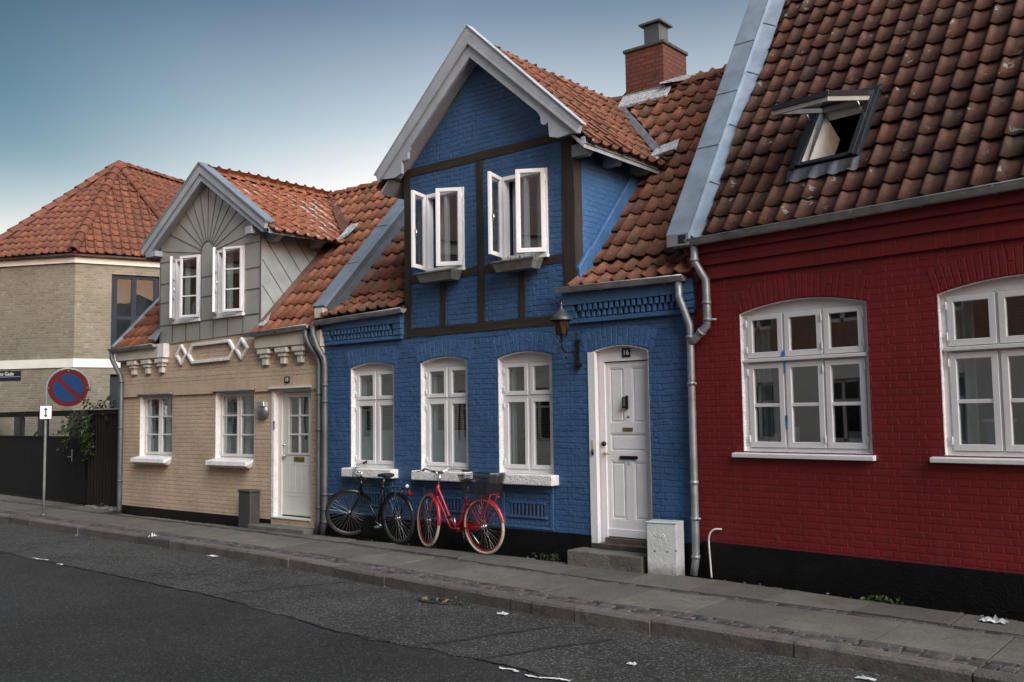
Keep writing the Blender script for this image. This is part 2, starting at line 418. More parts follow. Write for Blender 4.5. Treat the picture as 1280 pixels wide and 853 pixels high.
# ---------------------------------------------------------------- the street
def kerb_y(x):
    pts = [(-60, -.2), (-24, -1.05), (-17, -1.42), (-13.5, -1.56), (-10.4, -1.68), (-7.9, -1.72), (-5.05, -1.82), (-3.6, -1.94), (-2.2, -2.09), (-.5, -2.23), (.75, -2.26), (2.3, -2.31), (3.3, -2.40), (6, -2.72), (14, -3.75), (40, -7)]
    for (a, b), (c, d) in zip(pts, pts[1:]):
        if x <= c: return b + (d - b) * (x - a) / (c - a)
    return pts[-1][1]
def wall_y(x):
    if x > 0: return -.1245 * x
    if x > -12.2: return 0.0
    if x > -14.2: return .40
    return .50 - .06 * (x + 14.2)
ZP, ZR = .04, -.08        # pavement and road level
def strip(mb, f0, f1, z0, z1, xa=-60.0, xb=40.0, n=170):
    xs = [xa + (xb - xa) * i / n for i in range(n + 1)]
    vs = [V((x, f0(x), z0)) for x in xs] + [V((x, f1(x), z1)) for x in xs]
    mb.add(vs, [(i, i + 1, n + 2 + i, n + 1 + i) for i in range(n)]); return mb

g = MB(); g.add([(-400, -400, -.16), (400, -400, -.16), (400, 400, -.16), (-400, 400, -.16)], [(0, 1, 2, 3)])
setting(g.build('ground', plain('bare ground', (.09, .085, .075), .9, 0, .3, .5)))

def asphalt(name, base, speck, sp_amt, bump, stain=.45, lo=.45, hi=1.7, cracks=True):
    t = Nt(name)
    a = t.mix(t.step(t.noise(.55, 5, .6), .34, .68), sc_(base, .62), sc_(base, 1.24))
    a = t.mix(t.step(t.noise(3.1, 6, .72), .36, .66), t.mix(1.0, a, (.74, .74, .74), 'MULTIPLY'), a)
    v1 = t.n('ShaderNodeTexVoronoi', {'Vector': t.obj(), 'Scale': 78.0, 'Randomness': 1.0}); v2 = t.n('ShaderNodeTexVoronoi', {'Vector': t.obj(), 'Scale': 170.0, 'Randomness': 1.0})
    g1 = t.n('ShaderNodeSeparateColor', {0: v1.outputs['Color']}).outputs[0]; g2 = t.n('ShaderNodeSeparateColor', {0: v2.outputs['Color']}).outputs[0]
    a = t.mix(1.0, a, t.ramp(g1, [(0, (lo,) * 3), (.6, (.95,) * 3), (1, (hi,) * 3)]), 'MULTIPLY')
    a = t.mix(1.0, a, t.ramp(g2, [(0, (.6,) * 3), (1, (1.4,) * 3)]), 'MULTIPLY')
    a = t.mix(t.math('MULTIPLY', t.step(g1, .86, .93), sp_amt), a, speck)
    a = t.mix(t.math('MULTIPLY', t.step(t.noise(.9, 6, .7, dist=.8), .56, .68), stain), a, sc_(base, .42))
    if cracks:
        w = t.n('ShaderNodeVectorMath', {0: t.obj(), 1: t.n('ShaderNodeVectorMath', {0: t.n('ShaderNodeTexNoise', {'Vector': t.obj(), 'Scale': 2.2, 'Detail': 4.0}).outputs['Color'], 'Scale': .5}, operation='SCALE').outputs[0]}, operation='ADD').outputs[0]
        ve = t.n('ShaderNodeTexVoronoi', {'Vector': w, 'Scale': .42}, feature='DISTANCE_TO_EDGE')
        cr = t.math('MULTIPLY', t.step(ve.outputs['Distance'], .008, .002), t.step(t.noise(.8, 2), .48, .58))
        a = t.mix(t.math('MULTIPLY', cr, .75), a, (.008, .008, .008))
    h = t.math('ADD', t.math('MULTIPLY', v1.outputs['Distance'], -.8), t.noise(130, 4, .65))
    return t.done(a, .85, 0, t.bump(h, bump, 1.0), .3)
M['asphalt'] = asphalt('worn asphalt', (.0215, .0212, .0215), (.075, .075, .075), .5, .008, .4, .5, 1.55)
M['asphalt_old'] = asphalt('coarse old asphalt', (.050, .0485, .046), (.22, .215, .205), .5, .016, .55, .38, 1.8)
edge_pts = [(-60, -2.6), (-20, -3.1), (-9.2, -3.31), (-7.6, -3.33), (-3.84, -3.43), (-2.6, -3.56), (-1.47, -3.73), (.42, -3.71), (1.03, -3.77), (4, -4.0), (14, -5.2), (40, -8.4)]
def edge_y(x):
    for (a, b), (c, d) in zip(edge_pts, edge_pts[1:]):
        if x <= c: return b + (d - b) * (x - a) / (c - a) + .035 * math.sin(x * 5.1) * math.sin(x * 1.7) + .02 * math.sin(x * 13.3)
    return -8.4
g = strip(MB(), lambda x: -9.6, lambda x: kerb_y(x) + .05, ZR, ZR)
setting(g.build('road', M['asphalt']))
g = strip(MB(), edge_y, lambda x: kerb_y(x) + .03, ZR + .005, ZR + .005, -60, 40, 900)
setting(g.build('road_edge_strip', M['asphalt_old']))
# tar seams and dark repairs
def seam(mb, pts, w, seed, z):
    r = random.Random(seed); L = []; Rr = []
    n = 26
    for (a, b), (c, d) in zip(pts, pts[1:]):
        dx, dy = c - a, d - b; l = math.hypot(dx, dy); nx, ny = -dy / l, dx / l
        for i in range(n):
            t = i / n; ww = w * r.uniform(.35, 1.0); o = w * .5 * math.sin(t * 9 + seed) + r.uniform(-.25, .25) * w
            L.append(V((a + dx * t + nx * (ww + o), b + dy * t + ny * (ww + o), z))); Rr.append(V((a + dx * t - nx * (ww - o), b + dy * t - ny * (ww - o), z)))
    k = len(L); mb.add(L + Rr, [(i, i + 1, k + i + 1, k + i) for i in range(k - 1)])
M['tar'] = plain('old tar seam', (.009, .0088, .0085), .7, 0, .5, 30, .01, 90)
g = MB(); zt = ZR + .009
seam(g, [(-3.84, -3.43), (-3.3, -2.2), (-3.2, -1.95)], .016, 1, zt)
seam(g, [(-.5, -3.62), (-.15, -2.72), (-.06, -2.5)], .035, 2, zt)
seam(g, [(.12, -3.71), (.62, -2.55)], .024, 3, zt)
for k_, q_ in enumerate(([(-7.3, -3.34), (-3.84, -3.43), (-3.2, -3.49)], [(-2.3, -3.60), (-1.47, -3.73), (-.75, -3.72)], [(.1, -3.71), (.42, -3.71), (1.0, -3.77)])): seam(g, q_, .013, 4 + k_ * 7, zt)
seam(g, [(-7.9, -3.28), (-6.7, -1.95)], .009, 5, zt)
setting(g.build('road_seams', M['tar']))
M['road_white'] = plain('worn road paint', (.55, .54, .52), .7, 0, .3, 30, .006, 70)
g = MB()
for a, b, s in (((-8.16, -3.33), (-7.76, -3.30), 7), ((.70, -3.86), (1.05, -3.77), 8), ((.42, -3.80), (.62, -3.80), 9), ((-7.35, -3.36), (-7.2, -3.37), 10)):
    seam(g, [a, b], .022, s, zt + .004)
setting(g.build('road_marking', M['road_white']))

# pavement bed, slabs, cobble strips, kerb
def bed_mat():
    t = Nt('dirt and sand joints')
    c = t.mix(t.step(t.noise(12, 5, .7), .35, .65), (.016, .014, .012), (.055, .048, .038))
    c = t.mix(t.math('MULTIPLY', t.step(t.noise(4, 5, .7), .58, .7), .6), c, (.035, .045, .018))
    return t.done(c, .9, 0, t.bump(t.noise(80, 4), .02), .2)
M['bed'] = bed_mat()
g = MB(); n = 260
xs = [-60 + 100 * i / n for i in range(n + 1)]
rows = [[V((x, wall_y(x) + .35, -.004)) for x in xs], [V((x, wall_y(x) + .0, -.004)) for x in xs], [V((x, wall_y(x) - .16, ZP - .016)) for x in xs], [V((x, kerb_y(x) + .08, ZP - .014)) for x in xs]]
g.add(sum(rows, []), [(r * (n + 1) + i, r * (n + 1) + i + 1, (r + 1) * (n + 1) + i + 1, (r + 1) * (n + 1) + i) for r in range(3) for i in range(n)])
setting(g.build('pavement_bed', M['bed']))
def slab_mat():
    t = Nt('concrete paving slabs')
    rn = t.n('ShaderNodeNewGeometry').outputs['Random Per Island']
    c = t.mix(rn, (.092, .085, .076), (.138, .127, .112))
    c = t.mix(t.step(t.noise(2.0, 6, .65), .3, .7), t.mix(1.0, c, (.62, .62, .60), 'MULTIPLY'), c)
    c = t.mix(t.math('MULTIPLY', t.step(t.noise(60, 4, .7), .52, .62), .45), c, (.21, .195, .175)); c = t.mix(t.math('MULTIPLY', t.step(t.noise(85, 4, .7), .54, .64), .5), c, (.05, .047, .04)); c = t.mix(t.math('MULTIPLY', t.step(t.noise(3.2, 5, .7, dist=1.2), .54, .62), .4), c, (.06, .056, .048))
    c = t.mix(t.math('MULTIPLY', t.step(t.noise(5, 6, .75), .58, .68), .55), c, (.045, .042, .036))
    c = t.mix(t.math('MULTIPLY', t.step(t.noise(11, 4, .7), .70, .74), .5), c, (.03, .03, .03))
    return t.done(c, .8, 0, t.bump(t.math('ADD', t.noise(120, 4), t.math('MULTIPLY', t.noise(9, 3), 1.2)), .006), .3)
M['slab'] = slab_mat()
def slab(mb, x0, x1, f0, f1, z, r):
    i = .009; tz = [r.uniform(-.007, .007) for _ in range(4)]
    p = [V((x0 + i, f0(x0) + i, z + tz[0])), V((x1 - i, f0(x1) + i, z + tz[1])), V((x1 - i, f1(x1) - i, z + tz[2])), V((x0 + i, f1(x0) - i, z + tz[3]))]
    q = [v + V((0, 0, -.03)) for v in p]
    mb.add(p + q, [(0, 1, 2, 3), (0, 4, 5, 1), (1, 5, 6, 2), (2, 6, 7, 3), (3, 7, 4, 0)])
g = MB(); r = random.Random(5)
OFF1 = .40                    # kerb (.15) + cobbles (.25)
x = -40.0
while x < 24:
    w = .80
    slab(g, x + .05, x + .05 + w, lambda q: kerb_y(q) + OFF1, lambda q: kerb_y(q) + OFF1 + .80, ZP, r)
    x += w
x = -40.45
def inner(q): return min(wall_y(q) - .20, kerb_y(q) + OFF1 + .92 + .80)
while x < 24:
    w = .80
    if inner(x + .4) - (kerb_y(x + .4) + OFF1 + .92) > .12:
        slab(g, x, x + w, lambda q: kerb_y(q) + OFF1 + .92, inner, ZP, r)
    x += w
setting(g.build('pavement', M['slab']))
def cobble_mat():
    t = Nt('granite setts'); rn = t.n('ShaderNodeNewGeometry').outputs['Random Per Island']
    c = t.mix(rn, (.022, .021, .021), (.085, .077, .073))
    c = t.mix(t.math('MULTIPLY', t.step(t.math('FRACT', t.math('MULTIPLY', rn, 13.7)), .8, .85), .6), c, (.085, .068, .06))
    c = t.mix(t.math('MULTIPLY', t.step(t.noise(6, 5, .7), .52, .66), .55), c, (.03, .028, .024))
    return t.done(c, .75, 0, t.bump(t.noise(60, 4), .01), .35)
M['sett'] = cobble_mat()
def sett(mb, x0, x1, y0, y1, z, r):
    j = lambda a=.006: r.uniform(-a, a)
    p = [V((x0 + j(), y0 + j(), z + j(.002))), V((x1 + j(), y0 + j(), z + j(.002))), V((x1 + j(), y1 + j(), z + j(.002))), V((x0 + j(), y1 + j(), z + j(.002)))]
    c = sum(p, V()) / 4
    t = [c + (v - c) * .86 + V((0, 0, .008)) for v in p]; q = [v + V((0, 0, -.03)) for v in p]
    mb.add(t + p + q, [(0, 1, 2, 3)] + [(i, 4 + i, 4 + (i + 1) % 4, (i + 1) % 4) for i in range(4)] + [(4 + i, 8 + i, 8 + (i + 1) % 4, 4 + (i + 1) % 4) for i in range(4)])
g = MB(); r = random.Random(9)
x = -24.0
while x < 8:
    w = r.uniform(.085, .125)
    for k in range(3):
        y = kerb_y(x) + .155 + k * .082; o = r.uniform(0, .05)
        sett(g, x + o, x + o + w - .01, y, y + .074, ZP - .006, r)
    y = kerb_y(x) + OFF1 + .815
    if inner(x) - y > .2: sett(g, x, x + w - .012, y, y + .085, ZP - .012 - r.uniform(0, .006), r)
    wy = wall_y(x)
    if r.random() < .75 and inner(x) - y > .2:
        sett(g, x, x + w - .015, wy - .19, wy - .10 - r.uniform(0, .02), .018 - r.uniform(0, .012), r)
    x += w
setting(g.build('pavement_setts', M['sett']))
def kerb_mat():
    t = Nt('granite kerb'); rn = t.n('ShaderNodeNewGeometry').outputs['Random Per Island']
    c = t.mix(rn, (.060, .052, .049), (.110, .095, .088))
    c = t.mix(t.math('MULTIPLY', t.step(t.noise(55, 4, .7), .5, .7), .6), c, (.19, .165, .15))
    c = t.mix(t.math('MULTIPLY', t.step(t.noise(6, 6, .75), .5, .68), .65), c, (.028, .024, .022))
    return t.done(c, .72, 0, t.bump(t.math('ADD', t.noise(55, 5, .7), t.noise(9, 3)), .010), .35)
M['kerb'] = kerb_mat()
g = MB(); r = random.Random(21)
cuts = [-.80 - .95 * k for k in range(42)][::-1] + [-.53, -.03, .75, 2.0, 3.25] + [3.25 + 1.1 * k for k in range(1, 18)]
for a, b in zip(cuts, cuts[1:]):
    i = .006; dz = r.uniform(-.004, .006); dy = r.uniform(-.008, .008)
    sec = [(0, -.14), (.004, ZP - .02), (.022, ZP + .002), (.15, ZP + .004), (.152, -.05)]
    n = 5; rowsv = []
    for k in range(n + 1):
        xx = a + i + (b - a - 2 * i) * k / n
        rowsv.append([V((xx, kerb_y(xx) + dy + sy + r.uniform(-.004, .004), sz + dz + r.uniform(-.003, .003))) for sy, sz in sec])
    m5 = len(sec); g.add(sum(rowsv, []), [(k * m5 + j, (k + 1) * m5 + j, (k + 1) * m5 + j + 1, k * m5 + j + 1) for k in range(n) for j in range(m5 - 1)])
    g.add(rowsv[0], [tuple(range(m5))]); g.add(rowsv[-1], [tuple(range(m5))])
setting(g.build('kerb', M['kerb']))
def offs(pts, d):
    """shrink a loop (x,z) towards its middle by about d"""
    xs = [p[0] for p in pts]; zs = [p[1] for p in pts]; cx = (min(xs) + max(xs)) / 2; cz = (min(zs) + max(zs)) / 2
    hx = (max(xs) - min(xs)) / 2; hz = (max(zs) - min(zs)) / 2
    return [(cx + (x - cx) * (hx - d) / hx, cz + (z - cz) * (hz - d) / hz) for x, z in pts]
def fixed_window(house, op, yf, cols, tiers, rail=.05, bars=0, mat='white', glassm='glass', liner='white_rough', hinges=True, bar_w=.03):
    """op: opening loop (x,z). cols: (xa,xb) of each sash, tiers: (za,zb,bars)"""
    mb = MB()
    ring(mb, offs(op, .002), offs(op, .008), .004, yf + .05)
    a = MB()
    holes = [[V((xa, yf, za)), V((xb, yf, za)), V((xb, yf, zb)), V((xa, yf, zb))] for xa, xb in cols for za, zb, _ in tiers]
    a.prism([V((x, yf, z)) for x, z in offs(op, .009)], (0, .06, 0), holes)
    mb.cur = 1; mb.join(a)
    w = mb.build('window', [M[liner], M[mat]], house, norm=True)
    pm = MB()
    for za, zb, nb in tiers:
        for i, (xa, xb) in enumerate(cols):
            s = MB(); g = .004
            frame(s, xa + g, xb - g, za + g, zb - g, rail, yf - .012, yf + .035)
            for k in range(nb):
                z = za + rail + (zb - za - 2 * rail) * (k + 1) / (nb + 1)
                s.box(xa + g + rail, xb - g - rail, yf - .006, yf + .030, z - bar_w / 2, z + bar_w / 2)
            # glazing bead
            frame(s, xa + rail - .008, xb - rail + .008, za + rail - .008, zb - rail + .008, .014, yf - .006, yf + .012)
            if hinges:
                hx = xa if i == 0 else xb
                for z in (za + .09, zb - .09): s.tube([(hx, yf - .018, z - .035), (hx, yf - .018, z + .035)], .008, 8)
            s.build('sash', M[mat], w, .004)
            pm.box(xa + rail * .8, xb - rail * .8, yf + .012, yf + .016, za + rail * .8, zb - rail * .8)
    pm.build('pane', M[glassm], w)
    return w
def open_sash(win, hinge, ang, w, z0, z1, mat='white', rail=.05, bars=0, midbar=False, glassm='glass', side=1):
    """casement turned out about the vertical at hinge; side=+1 runs to +x when shut"""
    hx, hy = hinge; m = Matrix.Translation((hx, hy, 0)) @ Matrix.Rotation(ang, 4, 'Z')
    a, b = (0, w) if side > 0 else (-w, 0)
    s = MB(); frame(s, a, b, z0, z1, rail, -.02, .02)
    for k in range(bars):
        z = z0 + rail + (z1 - z0 - 2 * rail) * (k + 1) / (bars + 1); s.box(a + rail, b - rail, -.014, .014, z - .012, z + .012)
    frame(s, a + rail - .01, b - rail + .01, z0 + rail - .01, z1 - rail + .01, .016, -.012, .012)
    for z in (z0 + .12, z1 - .12): s.tube([(0, 0, z - .05), (0, 0, z + .05)], .011, 8)
    s.xf(m).build('sash', M[mat], win, .004)
    p = MB(); p.box(a + rail * .8, b - rail * .8, -.002, .002, z0 + rail * .8, z1 - rail * .8)
    p.xf(m).build('pane', M[glassm], win)
    h = MB(); t = (b if side > 0 else a) * .93
    h.tube([(t, .022, (z0 + z1) / 2 - .02), (t, .05, (z0 + z1) / 2 - .02), (t, .05, (z0 + z1) / 2 - .10)], .007, 6)
    h.xf(m).build('handle', M['chrome'], win)
def blinds(win, x0, x1, z0, z1, y, m, pitch=.028, tilt=.5):
    b = MB(); z = z0
    while z < z1:
        c, s = math.cos(tilt) * .0125, math.sin(tilt) * .0125
        b.add([(x0, y - c, z - s), (x1, y - c, z - s), (x1, y + c, z + s), (x0, y + c, z + s)], [(0, 1, 2, 3)]); z += pitch
    for x in (x0 + .08, x1 - .08): b.tube([(x, y - .013, z0), (x, y - .013, z1)], .0015, 4)
    b.box(x0, x1, y - .015, y + .015, z1, z1 + .03)
    return b.build('venetian_blind', m, win, norm=False)
def curtain(win, x0, x1, z0, z1, y, m, folds=6, depth=.025, name='curtain'):
    n = folds * 8; vs = []
    for i in range(n + 1):
        x = x0 + (x1 - x0) * i / n; yy = y + depth * math.sin(2 * PI * folds * i / n) + depth * .4 * math.sin(3.1 * folds * i / n)
        vs += [V((x, yy, z0)), V((x, yy, z1))]
    return MB().add(vs, [(2 * i, 2 * i + 2, 2 * i + 3, 2 * i + 1) for i in range(n)], True).build(name, m, win, norm=False)
def room(house, x0, x1, y0, y1, z0, z1, m):
    b = MB()
    b.add([(x0, y0, z0), (x1, y0, z0), (x1, y0, z1), (x0, y0, z1), (x0, y1, z0), (x1, y1, z0), (x1, y1, z1), (x0, y1, z1)], [(4, 5, 6, 7), (0, 1, 5, 4), (3, 7, 6, 2), (0, 4, 7, 3), (1, 2, 6, 5)])
    return b.build('interior', m, house, norm=False)
M['blind_tan'] = plain('bamboo blind', (.30, .19, .085), .6, 0, .15, 30)
M['blind_grey'] = plain('grey blind', (.33, .33, .32), .6, 0, .1, 30)
M['curtain'] = plain('pale curtain', (.62, .62, .60), .8, 0, .06, 8)
M['curtain_sheer'] = plain('sheer curtain', (.42, .46, .46), .8, 0, .06, 8)
M['frost'] = plain('frosted film', (.42, .47, .47), .5, 0, .05, 3)
# ================================================================ blue house
H = thing('terraced_house', 'blue painted brick cottage with a half timbered front gable and white door numbered 16', 'house', (-3.1, 0, 0))
blue = H
RIDGE_Y, RIDGE_Z = 3.12, 6.56
wins = [arch_pts(-5.60, -4.69, 1.02, 2.45, .065), arch_pts(-4.17, -3.31, 1.02, 2.46, .065), arch_pts(-2.79, -1.93, 1.02, 2.46, .065)]
door_op = arch_pts(-1.385, -.575, .20, 2.45, .075)
gw = [[(-4.05, 3.68), (-3.33, 3.68), (-3.33, 4.76), (-4.05, 4.76)], [(-2.69, 3.69), (-1.945, 3.69), (-1.945, 4.77), (-2.69, 4.77)]]
outline = [(-6.22, -.08), (.02, -.08), (.02, 3.2), (-1.545, 3.2), (-1.545, 5.05), (-3.0, 6.42), (-4.455, 5.05), (-4.455, 3.2), (-6.22, 3.2)]
w = MB(); wall_holes(w, outline, wins + [door_op] + gw, 0.0, .22)
w.build('wall', M['blue_brick'], H, norm=False)
# cheeks of the front gable
for X, dx in ((-1.543, -.12), (-4.457, .12)):
    w = MB(); w.prism([V((X, .004, 3.15)), V((X, .004, 5.04)), V((X, 1.72, 5.04)), V((X, .30, 3.50))], (dx, 0, 0)); w.build('gable_cheek', M['blue_side'], H)
# plaster fillet where the cheek meets the tiles
w = MB(); L = [(.03, 3.30), (.30, 3.56), (1.62, 5.0)]
for (a, b), (c, d) in zip(L, L[1:]):
    w.prism([V((-1.543, a, b - .03)), V((-1.543, c, d - .03)), V((-1.543, c - .05, d + .20)), V((-1.543, a - .04, b + .18))], (.055, 0, 0))
w.build('cheek_fillet', M['blue_plain'], H, .012)
# arches of upright bricks over the openings, just proud of the wall
def brick_arch(mb, x0, x1, zs, rise, h, y, n, gap=.006):
    f = lambda x: zs + rise * (1 - (2 * (x - x0) / (x1 - x0) - 1) ** 2)
    cx = (x0 + x1) / 2; rad = ((x1 - x0) ** 2 / (8 * max(rise, .02))) + rise / 2; cz = zs + rise - rad
    for i in range(n):
        a, b = x0 + (x1 - x0) * i / n, x0 + (x1 - x0) * (i + 1) / n; q = []
        for x, s in ((a, gap / 2), (b, -gap / 2)):
            z = f(x); d = V((x - cx, 0, (z - cz))); d.normalize(); t = V((d.z, 0, -d.x)) * s
            q.append((V((x, y, z + .004)) + t, V((x, y, z + .004)) + d * h + t))
        spl = .5 if i % 2 else 1.0
        lo, lo2, hi, hi2 = q[0][0], q[1][0], q[0][1], q[1][1]
        parts = [(0, .46), (.50, 1)] if i % 3 == 1 else [(0, 1)]
        for s0, s1 in parts:
            mb.prism([lo.lerp(hi, s0), lo2.lerp(hi2, s0), lo2.lerp(hi2, s1), lo.lerp(hi, s1)], (0, .02, 0))
for (x0, x1, zs) in ((-5.60, -4.69, 2.45), (-4.17, -3.31, 2.46), (-2.79, -1.93, 2.46), (-1.385, -.575, 2.45)):
    a = MB(); brick_arch(a, x0 - .06, x1 + .06, zs, .07, .225, -.0035, 14, .008); a.jitter(.0025, int(x1 * 100)).build('brick_arch', M['blue_plain'], H, .006)
# plinth
for a, b in ((-6.20, -1.39), (-.57, .03)): MB().box(a, b, -.018, .05, -.1, .345).build('plinth', M['plinth'], H, .006)
# cornices
for x0, x1, nm in ((-1.70, .05, 'R'), (-6.18, -4.47, 'L')):
    c = MB()
    c.box(x0, x1, -.085, .0, 3.03, 3.19)
    c.box(x0 + .03, x1 - .01, -.022, .0, 2.865, 3.03)
    c.box(x0 + .07, x1 - .02, -.05, 0, 2.81, 2.866)
    c.box(x0 + .02, x0 + .16, -.066, 0, 2.955, 3.028); c.box(x0 + .05, x0 + .19, -.058, 0, 2.87, 2.953)
    c.box(x1 - .17, x1 - .005, -.072, 0, 2.955, 3.028); c.box(x1 - .17, x1 - .01, -.062, 0, 2.87, 2.953)
    x = x0 + .22; k = 0
    while x < x1 - .25:
        c.box(x, x + .042, -.074, 0, 2.952, 3.028); c.box(x + .037, x + .079, -.056, 0, 2.872, 2.955); x += .0745
    c.jitter(.003, 2); c.build('cornice', M['blue_plain'], H, .006)
# half timber: posts and rails set a few mm proud
t = MB()
def timber(mb, x0, x1, z0, z1, y=-.010, seed=1):
    r = random.Random(seed); horiz = (x1 - x0) > (z1 - z0); n = 14; A = []; B = []
    for i in range(n + 1):
        f = i / n
        if horiz: A.append((x0 + (x1 - x0) * f, z0 + r.uniform(-.006, .006))); B.append((x0 + (x1 - x0) * f, z1 + r.uniform(-.006, .006)))
        else: A.append((x0 + r.uniform(-.005, .005), z0 + (z1 - z0) * f)); B.append((x1 + r.uniform(-.005, .005), z0 + (z1 - z0) * f))
    k = n + 1
    vs = [V((x, y + r.uniform(-.002, .002), z)) for x, z in A] + [V((x, y + r.uniform(-.002, .002), z)) for x, z in B] + [V((x, .02, z)) for x, z in A] + [V((x, .02, z)) for x, z in B]
    fs = []
    for i in range(n):
        fs += [(i, i + 1, k + i + 1, k + i), (i, 2 * k + i, 2 * k + i + 1, i + 1), (k + i, k + i + 1, 3 * k + i + 1, 3 * k + i)]
    fs += [(0, k, 3 * k, 2 * k), (n, 2 * k + n, 3 * k + n, k + n)]
    mb.add(vs, fs)
posts = [(-4.455, -4.33, 2.82, 5.06), (-1.725, -1.545, 2.94, 5.06), (-3.105, -2.995, 2.94, 5.055), (-3.78, -3.68, 2.94, 3.56), (-2.42, -2.32, 2.94, 3.56)]
for i, (a, b, c, d) in enumerate(posts):
    t = MB(); timber(t, a, b, c, d, -.012, i + 3)
    if i == 1: t.box(-1.60, -1.541, -.008, .15, 3.15, 5.03)
    t.build('timber_post', M['timber'], H)
for i, (a, b, c, d) in enumerate([(-4.32, -1.70, 2.825, 2.938), (-4.325, -3.11, 3.565, 3.668), (-2.99, -1.73, 3.565, 3.668), (-4.62, -1.40, 5.06, 5.175)]):
    t = MB(); timber(t, a, b, c, d, -.009, i + 20); t.build('timber_rail', M['timber_x'], H)
for X in (-4.64, -1.53): MB().box(X, X + .13, -.19, .05, 5.03, 5.14).build('purlin_end', M['timber'], H, .006)

# windows on the ground floor
for i, op in enumerate(wins):
    x0, x1 = op[0][0], op[1][0]; c = (x0 + x1) / 2 + .01
    wn = fixed_window(H, op, .085, [(x0 + .045, c - .018), (c + .018, x1 - .045)], [(1.07, 1.955, 0), (1.985, 2.395, 0)], .05, glassm='glass')
    s = MB(); s.box(x0 - .045, x1 + .075, -.145, .085, .895, 1.02)
    s.build('sill', M['white_rough'], wn, .012)
    # what hangs behind the glass
    blinds(wn, x0 + .06, x1 - .06, 1.55 if i < 2 else 1.1, 2.36, .175, M['blind_tan'] if i != 0 else M['blind_grey'])
    if i < 2: MB().box(x0 + .03, x1 - .03, .135, .138, 1.08, 1.55).build('privacy_film', M['frost'], wn)
    curtain(wn, x0 + .02, x0 + .17, 1.06, 2.4, .155, M['curtain_sheer'], 3, .010)
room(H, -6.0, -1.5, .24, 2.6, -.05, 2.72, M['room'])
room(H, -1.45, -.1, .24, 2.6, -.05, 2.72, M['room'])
# recessed panels with a slotted vent below each window
for i, (x0, x1) in enumerate([(-5.58, -4.72), (-4.13, -3.33), (-2.75, -1.94)]):
    v = MB()
    for (a, b, c, d, y) in ((x0, x1, .80, .87, -.010), (x0, x0 + .05, .39, .80, -.008), (x1 - .05, x1, .39, .80, -.008), (x0, x1, .36, .39, -.009)):
        v.box(a, b, y, .01, c, d)
    v.box(x0 + .07, x1 - .07, -.005, .01, .73, .772); 
    vc = (x0 + x1) / 2; a, b = vc - .265, vc + .265
    for k in range(9):
        xx = a + (b - a) * (k + .1) / 9; v.box(xx, xx + .030, -.006, .01, .515, .655)
    v.box(a - .02, b + .04, -.02, .01, .485, .513); v.box(a - .02, b + .02, -.012, .01, .657, .685)
    v.jitter(.002, 9); pv = v.build('vent_panel', M['blue_plain'], H, .005)
    MB().box(a, b, -.003, .004, .515, .655).build('vent_slot', M['black'], pv)

# ---------------- front door
d = MB()
ring(d, offs(door_op, .002), offs(door_op, .010), .003, .13)
d.cur = 1
d.prism([V((x, .075, z)) for x, z in offs(door_op, .011)], (0, .07, 0), [[V((-1.225, .075, .23)), V((-.60, .075, .23)), V((-.60, .075, 2.345)), V((-1.225, .075, 2.345))]])
d.box(-1.395, -1.30, -.012, .05, .20, 2.46)
d.cur = 0
dr = d.build('front_door', [M['white_rough'], M['white']], H)
l = MB(); x0, x1, z0, z1 = -1.268, -.595, .335, 2.335; yd = .10
l.box(x0, x1, yd + .012, yd + .045, z0, z1)
# stiles and rails, then fielded panels
for a, b in ((x0, -1.175), (-.665, x1)): l.box(a, b, yd, yd + .03, z0, z1)
for a, b in ((z0, .53), (1.195, 1.30), (1.515, 1.625), (2.27, z1)): l.box(-1.175, -.665, yd + .0005, yd + .03, a, b)
for a, b in ((.53, 1.195), (1.625, 2.27)): l.box(-.972, -.868, yd + .001, yd + .03, a, b)
for px0, px1, pz0, pz1 in ((-1.175, -.972, .53, 1.195), (-.868, -.665, .53, 1.195), (-1.175, -.665, 1.30, 1.515), (-1.175, -.972, 1.625, 2.27), (-.868, -.665, 1.625, 2.27)):
    frame(l, px0, px1, pz0, pz1, .014, yd + .004, yd + .025)
    l.box(px0 + .035, px1 - .035, yd + .006, yd + .02, pz0 + .035, pz1 - .035)
l.box(x0, x1, yd - .012, yd + .02, z0, z0 + .09)
l.build('door_leaf', M['white'], dr, .004)
b = MB(); b.box(-1.25, -.59, .06, .16, .245, .325); b.build('threshold', plain('worn oak', (.10, .075, .055), .7, 0, .3, 12, .006, 60), dr, .006)
k = MB(); k.lathe([(.0, -.05), (.026, -.045), (.03, -.02), (.022, -.01), (.014, 0), (.014, .01)], (-1.247, yd, 1.395), (0, 1, 0), 14); k.build('door_knob', M['iron'], dr)
k = MB(); k.lathe([(.0, -.02), (.024, -.018), (.028, 0)], (-1.245, yd, 1.285), (0, 1, 0), 14); k.tube([(-1.245, yd - .045, 1.285), (-1.245, yd, 1.285)], .009, 8); k.tube([(-1.245, yd - .045, 1.285), (-1.17, yd - .045, 1.275)], .008, 8); k.build('handle', M['brass'], dr)
k = MB(); k.box(-.945, -.915, yd - .025, yd, 1.79, 1.945); k.tube([(-.965, yd - .04, 1.93), (-.965, yd - .05, 1.80)], .012, 8); k.box(-.98, -.93, yd - .045, yd, 1.80, 1.83); k.box(-.965, -.93, yd - .045, yd, 1.91, 1.93); k.build('knocker', M['iron'], dr, .003)
k = MB(); k.lathe([(0, -.006), (.012, -.004), (.014, 0)], (-.925, yd, 1.70), (0, 1, 0), 12); k.build('spyhole', M['black'], dr)
k = MB(); k.box(-1.0, -.865, yd - .006, yd, 1.535, 1.58); k.build('nameplate', M['brass'], dr, .003)
k = MB()
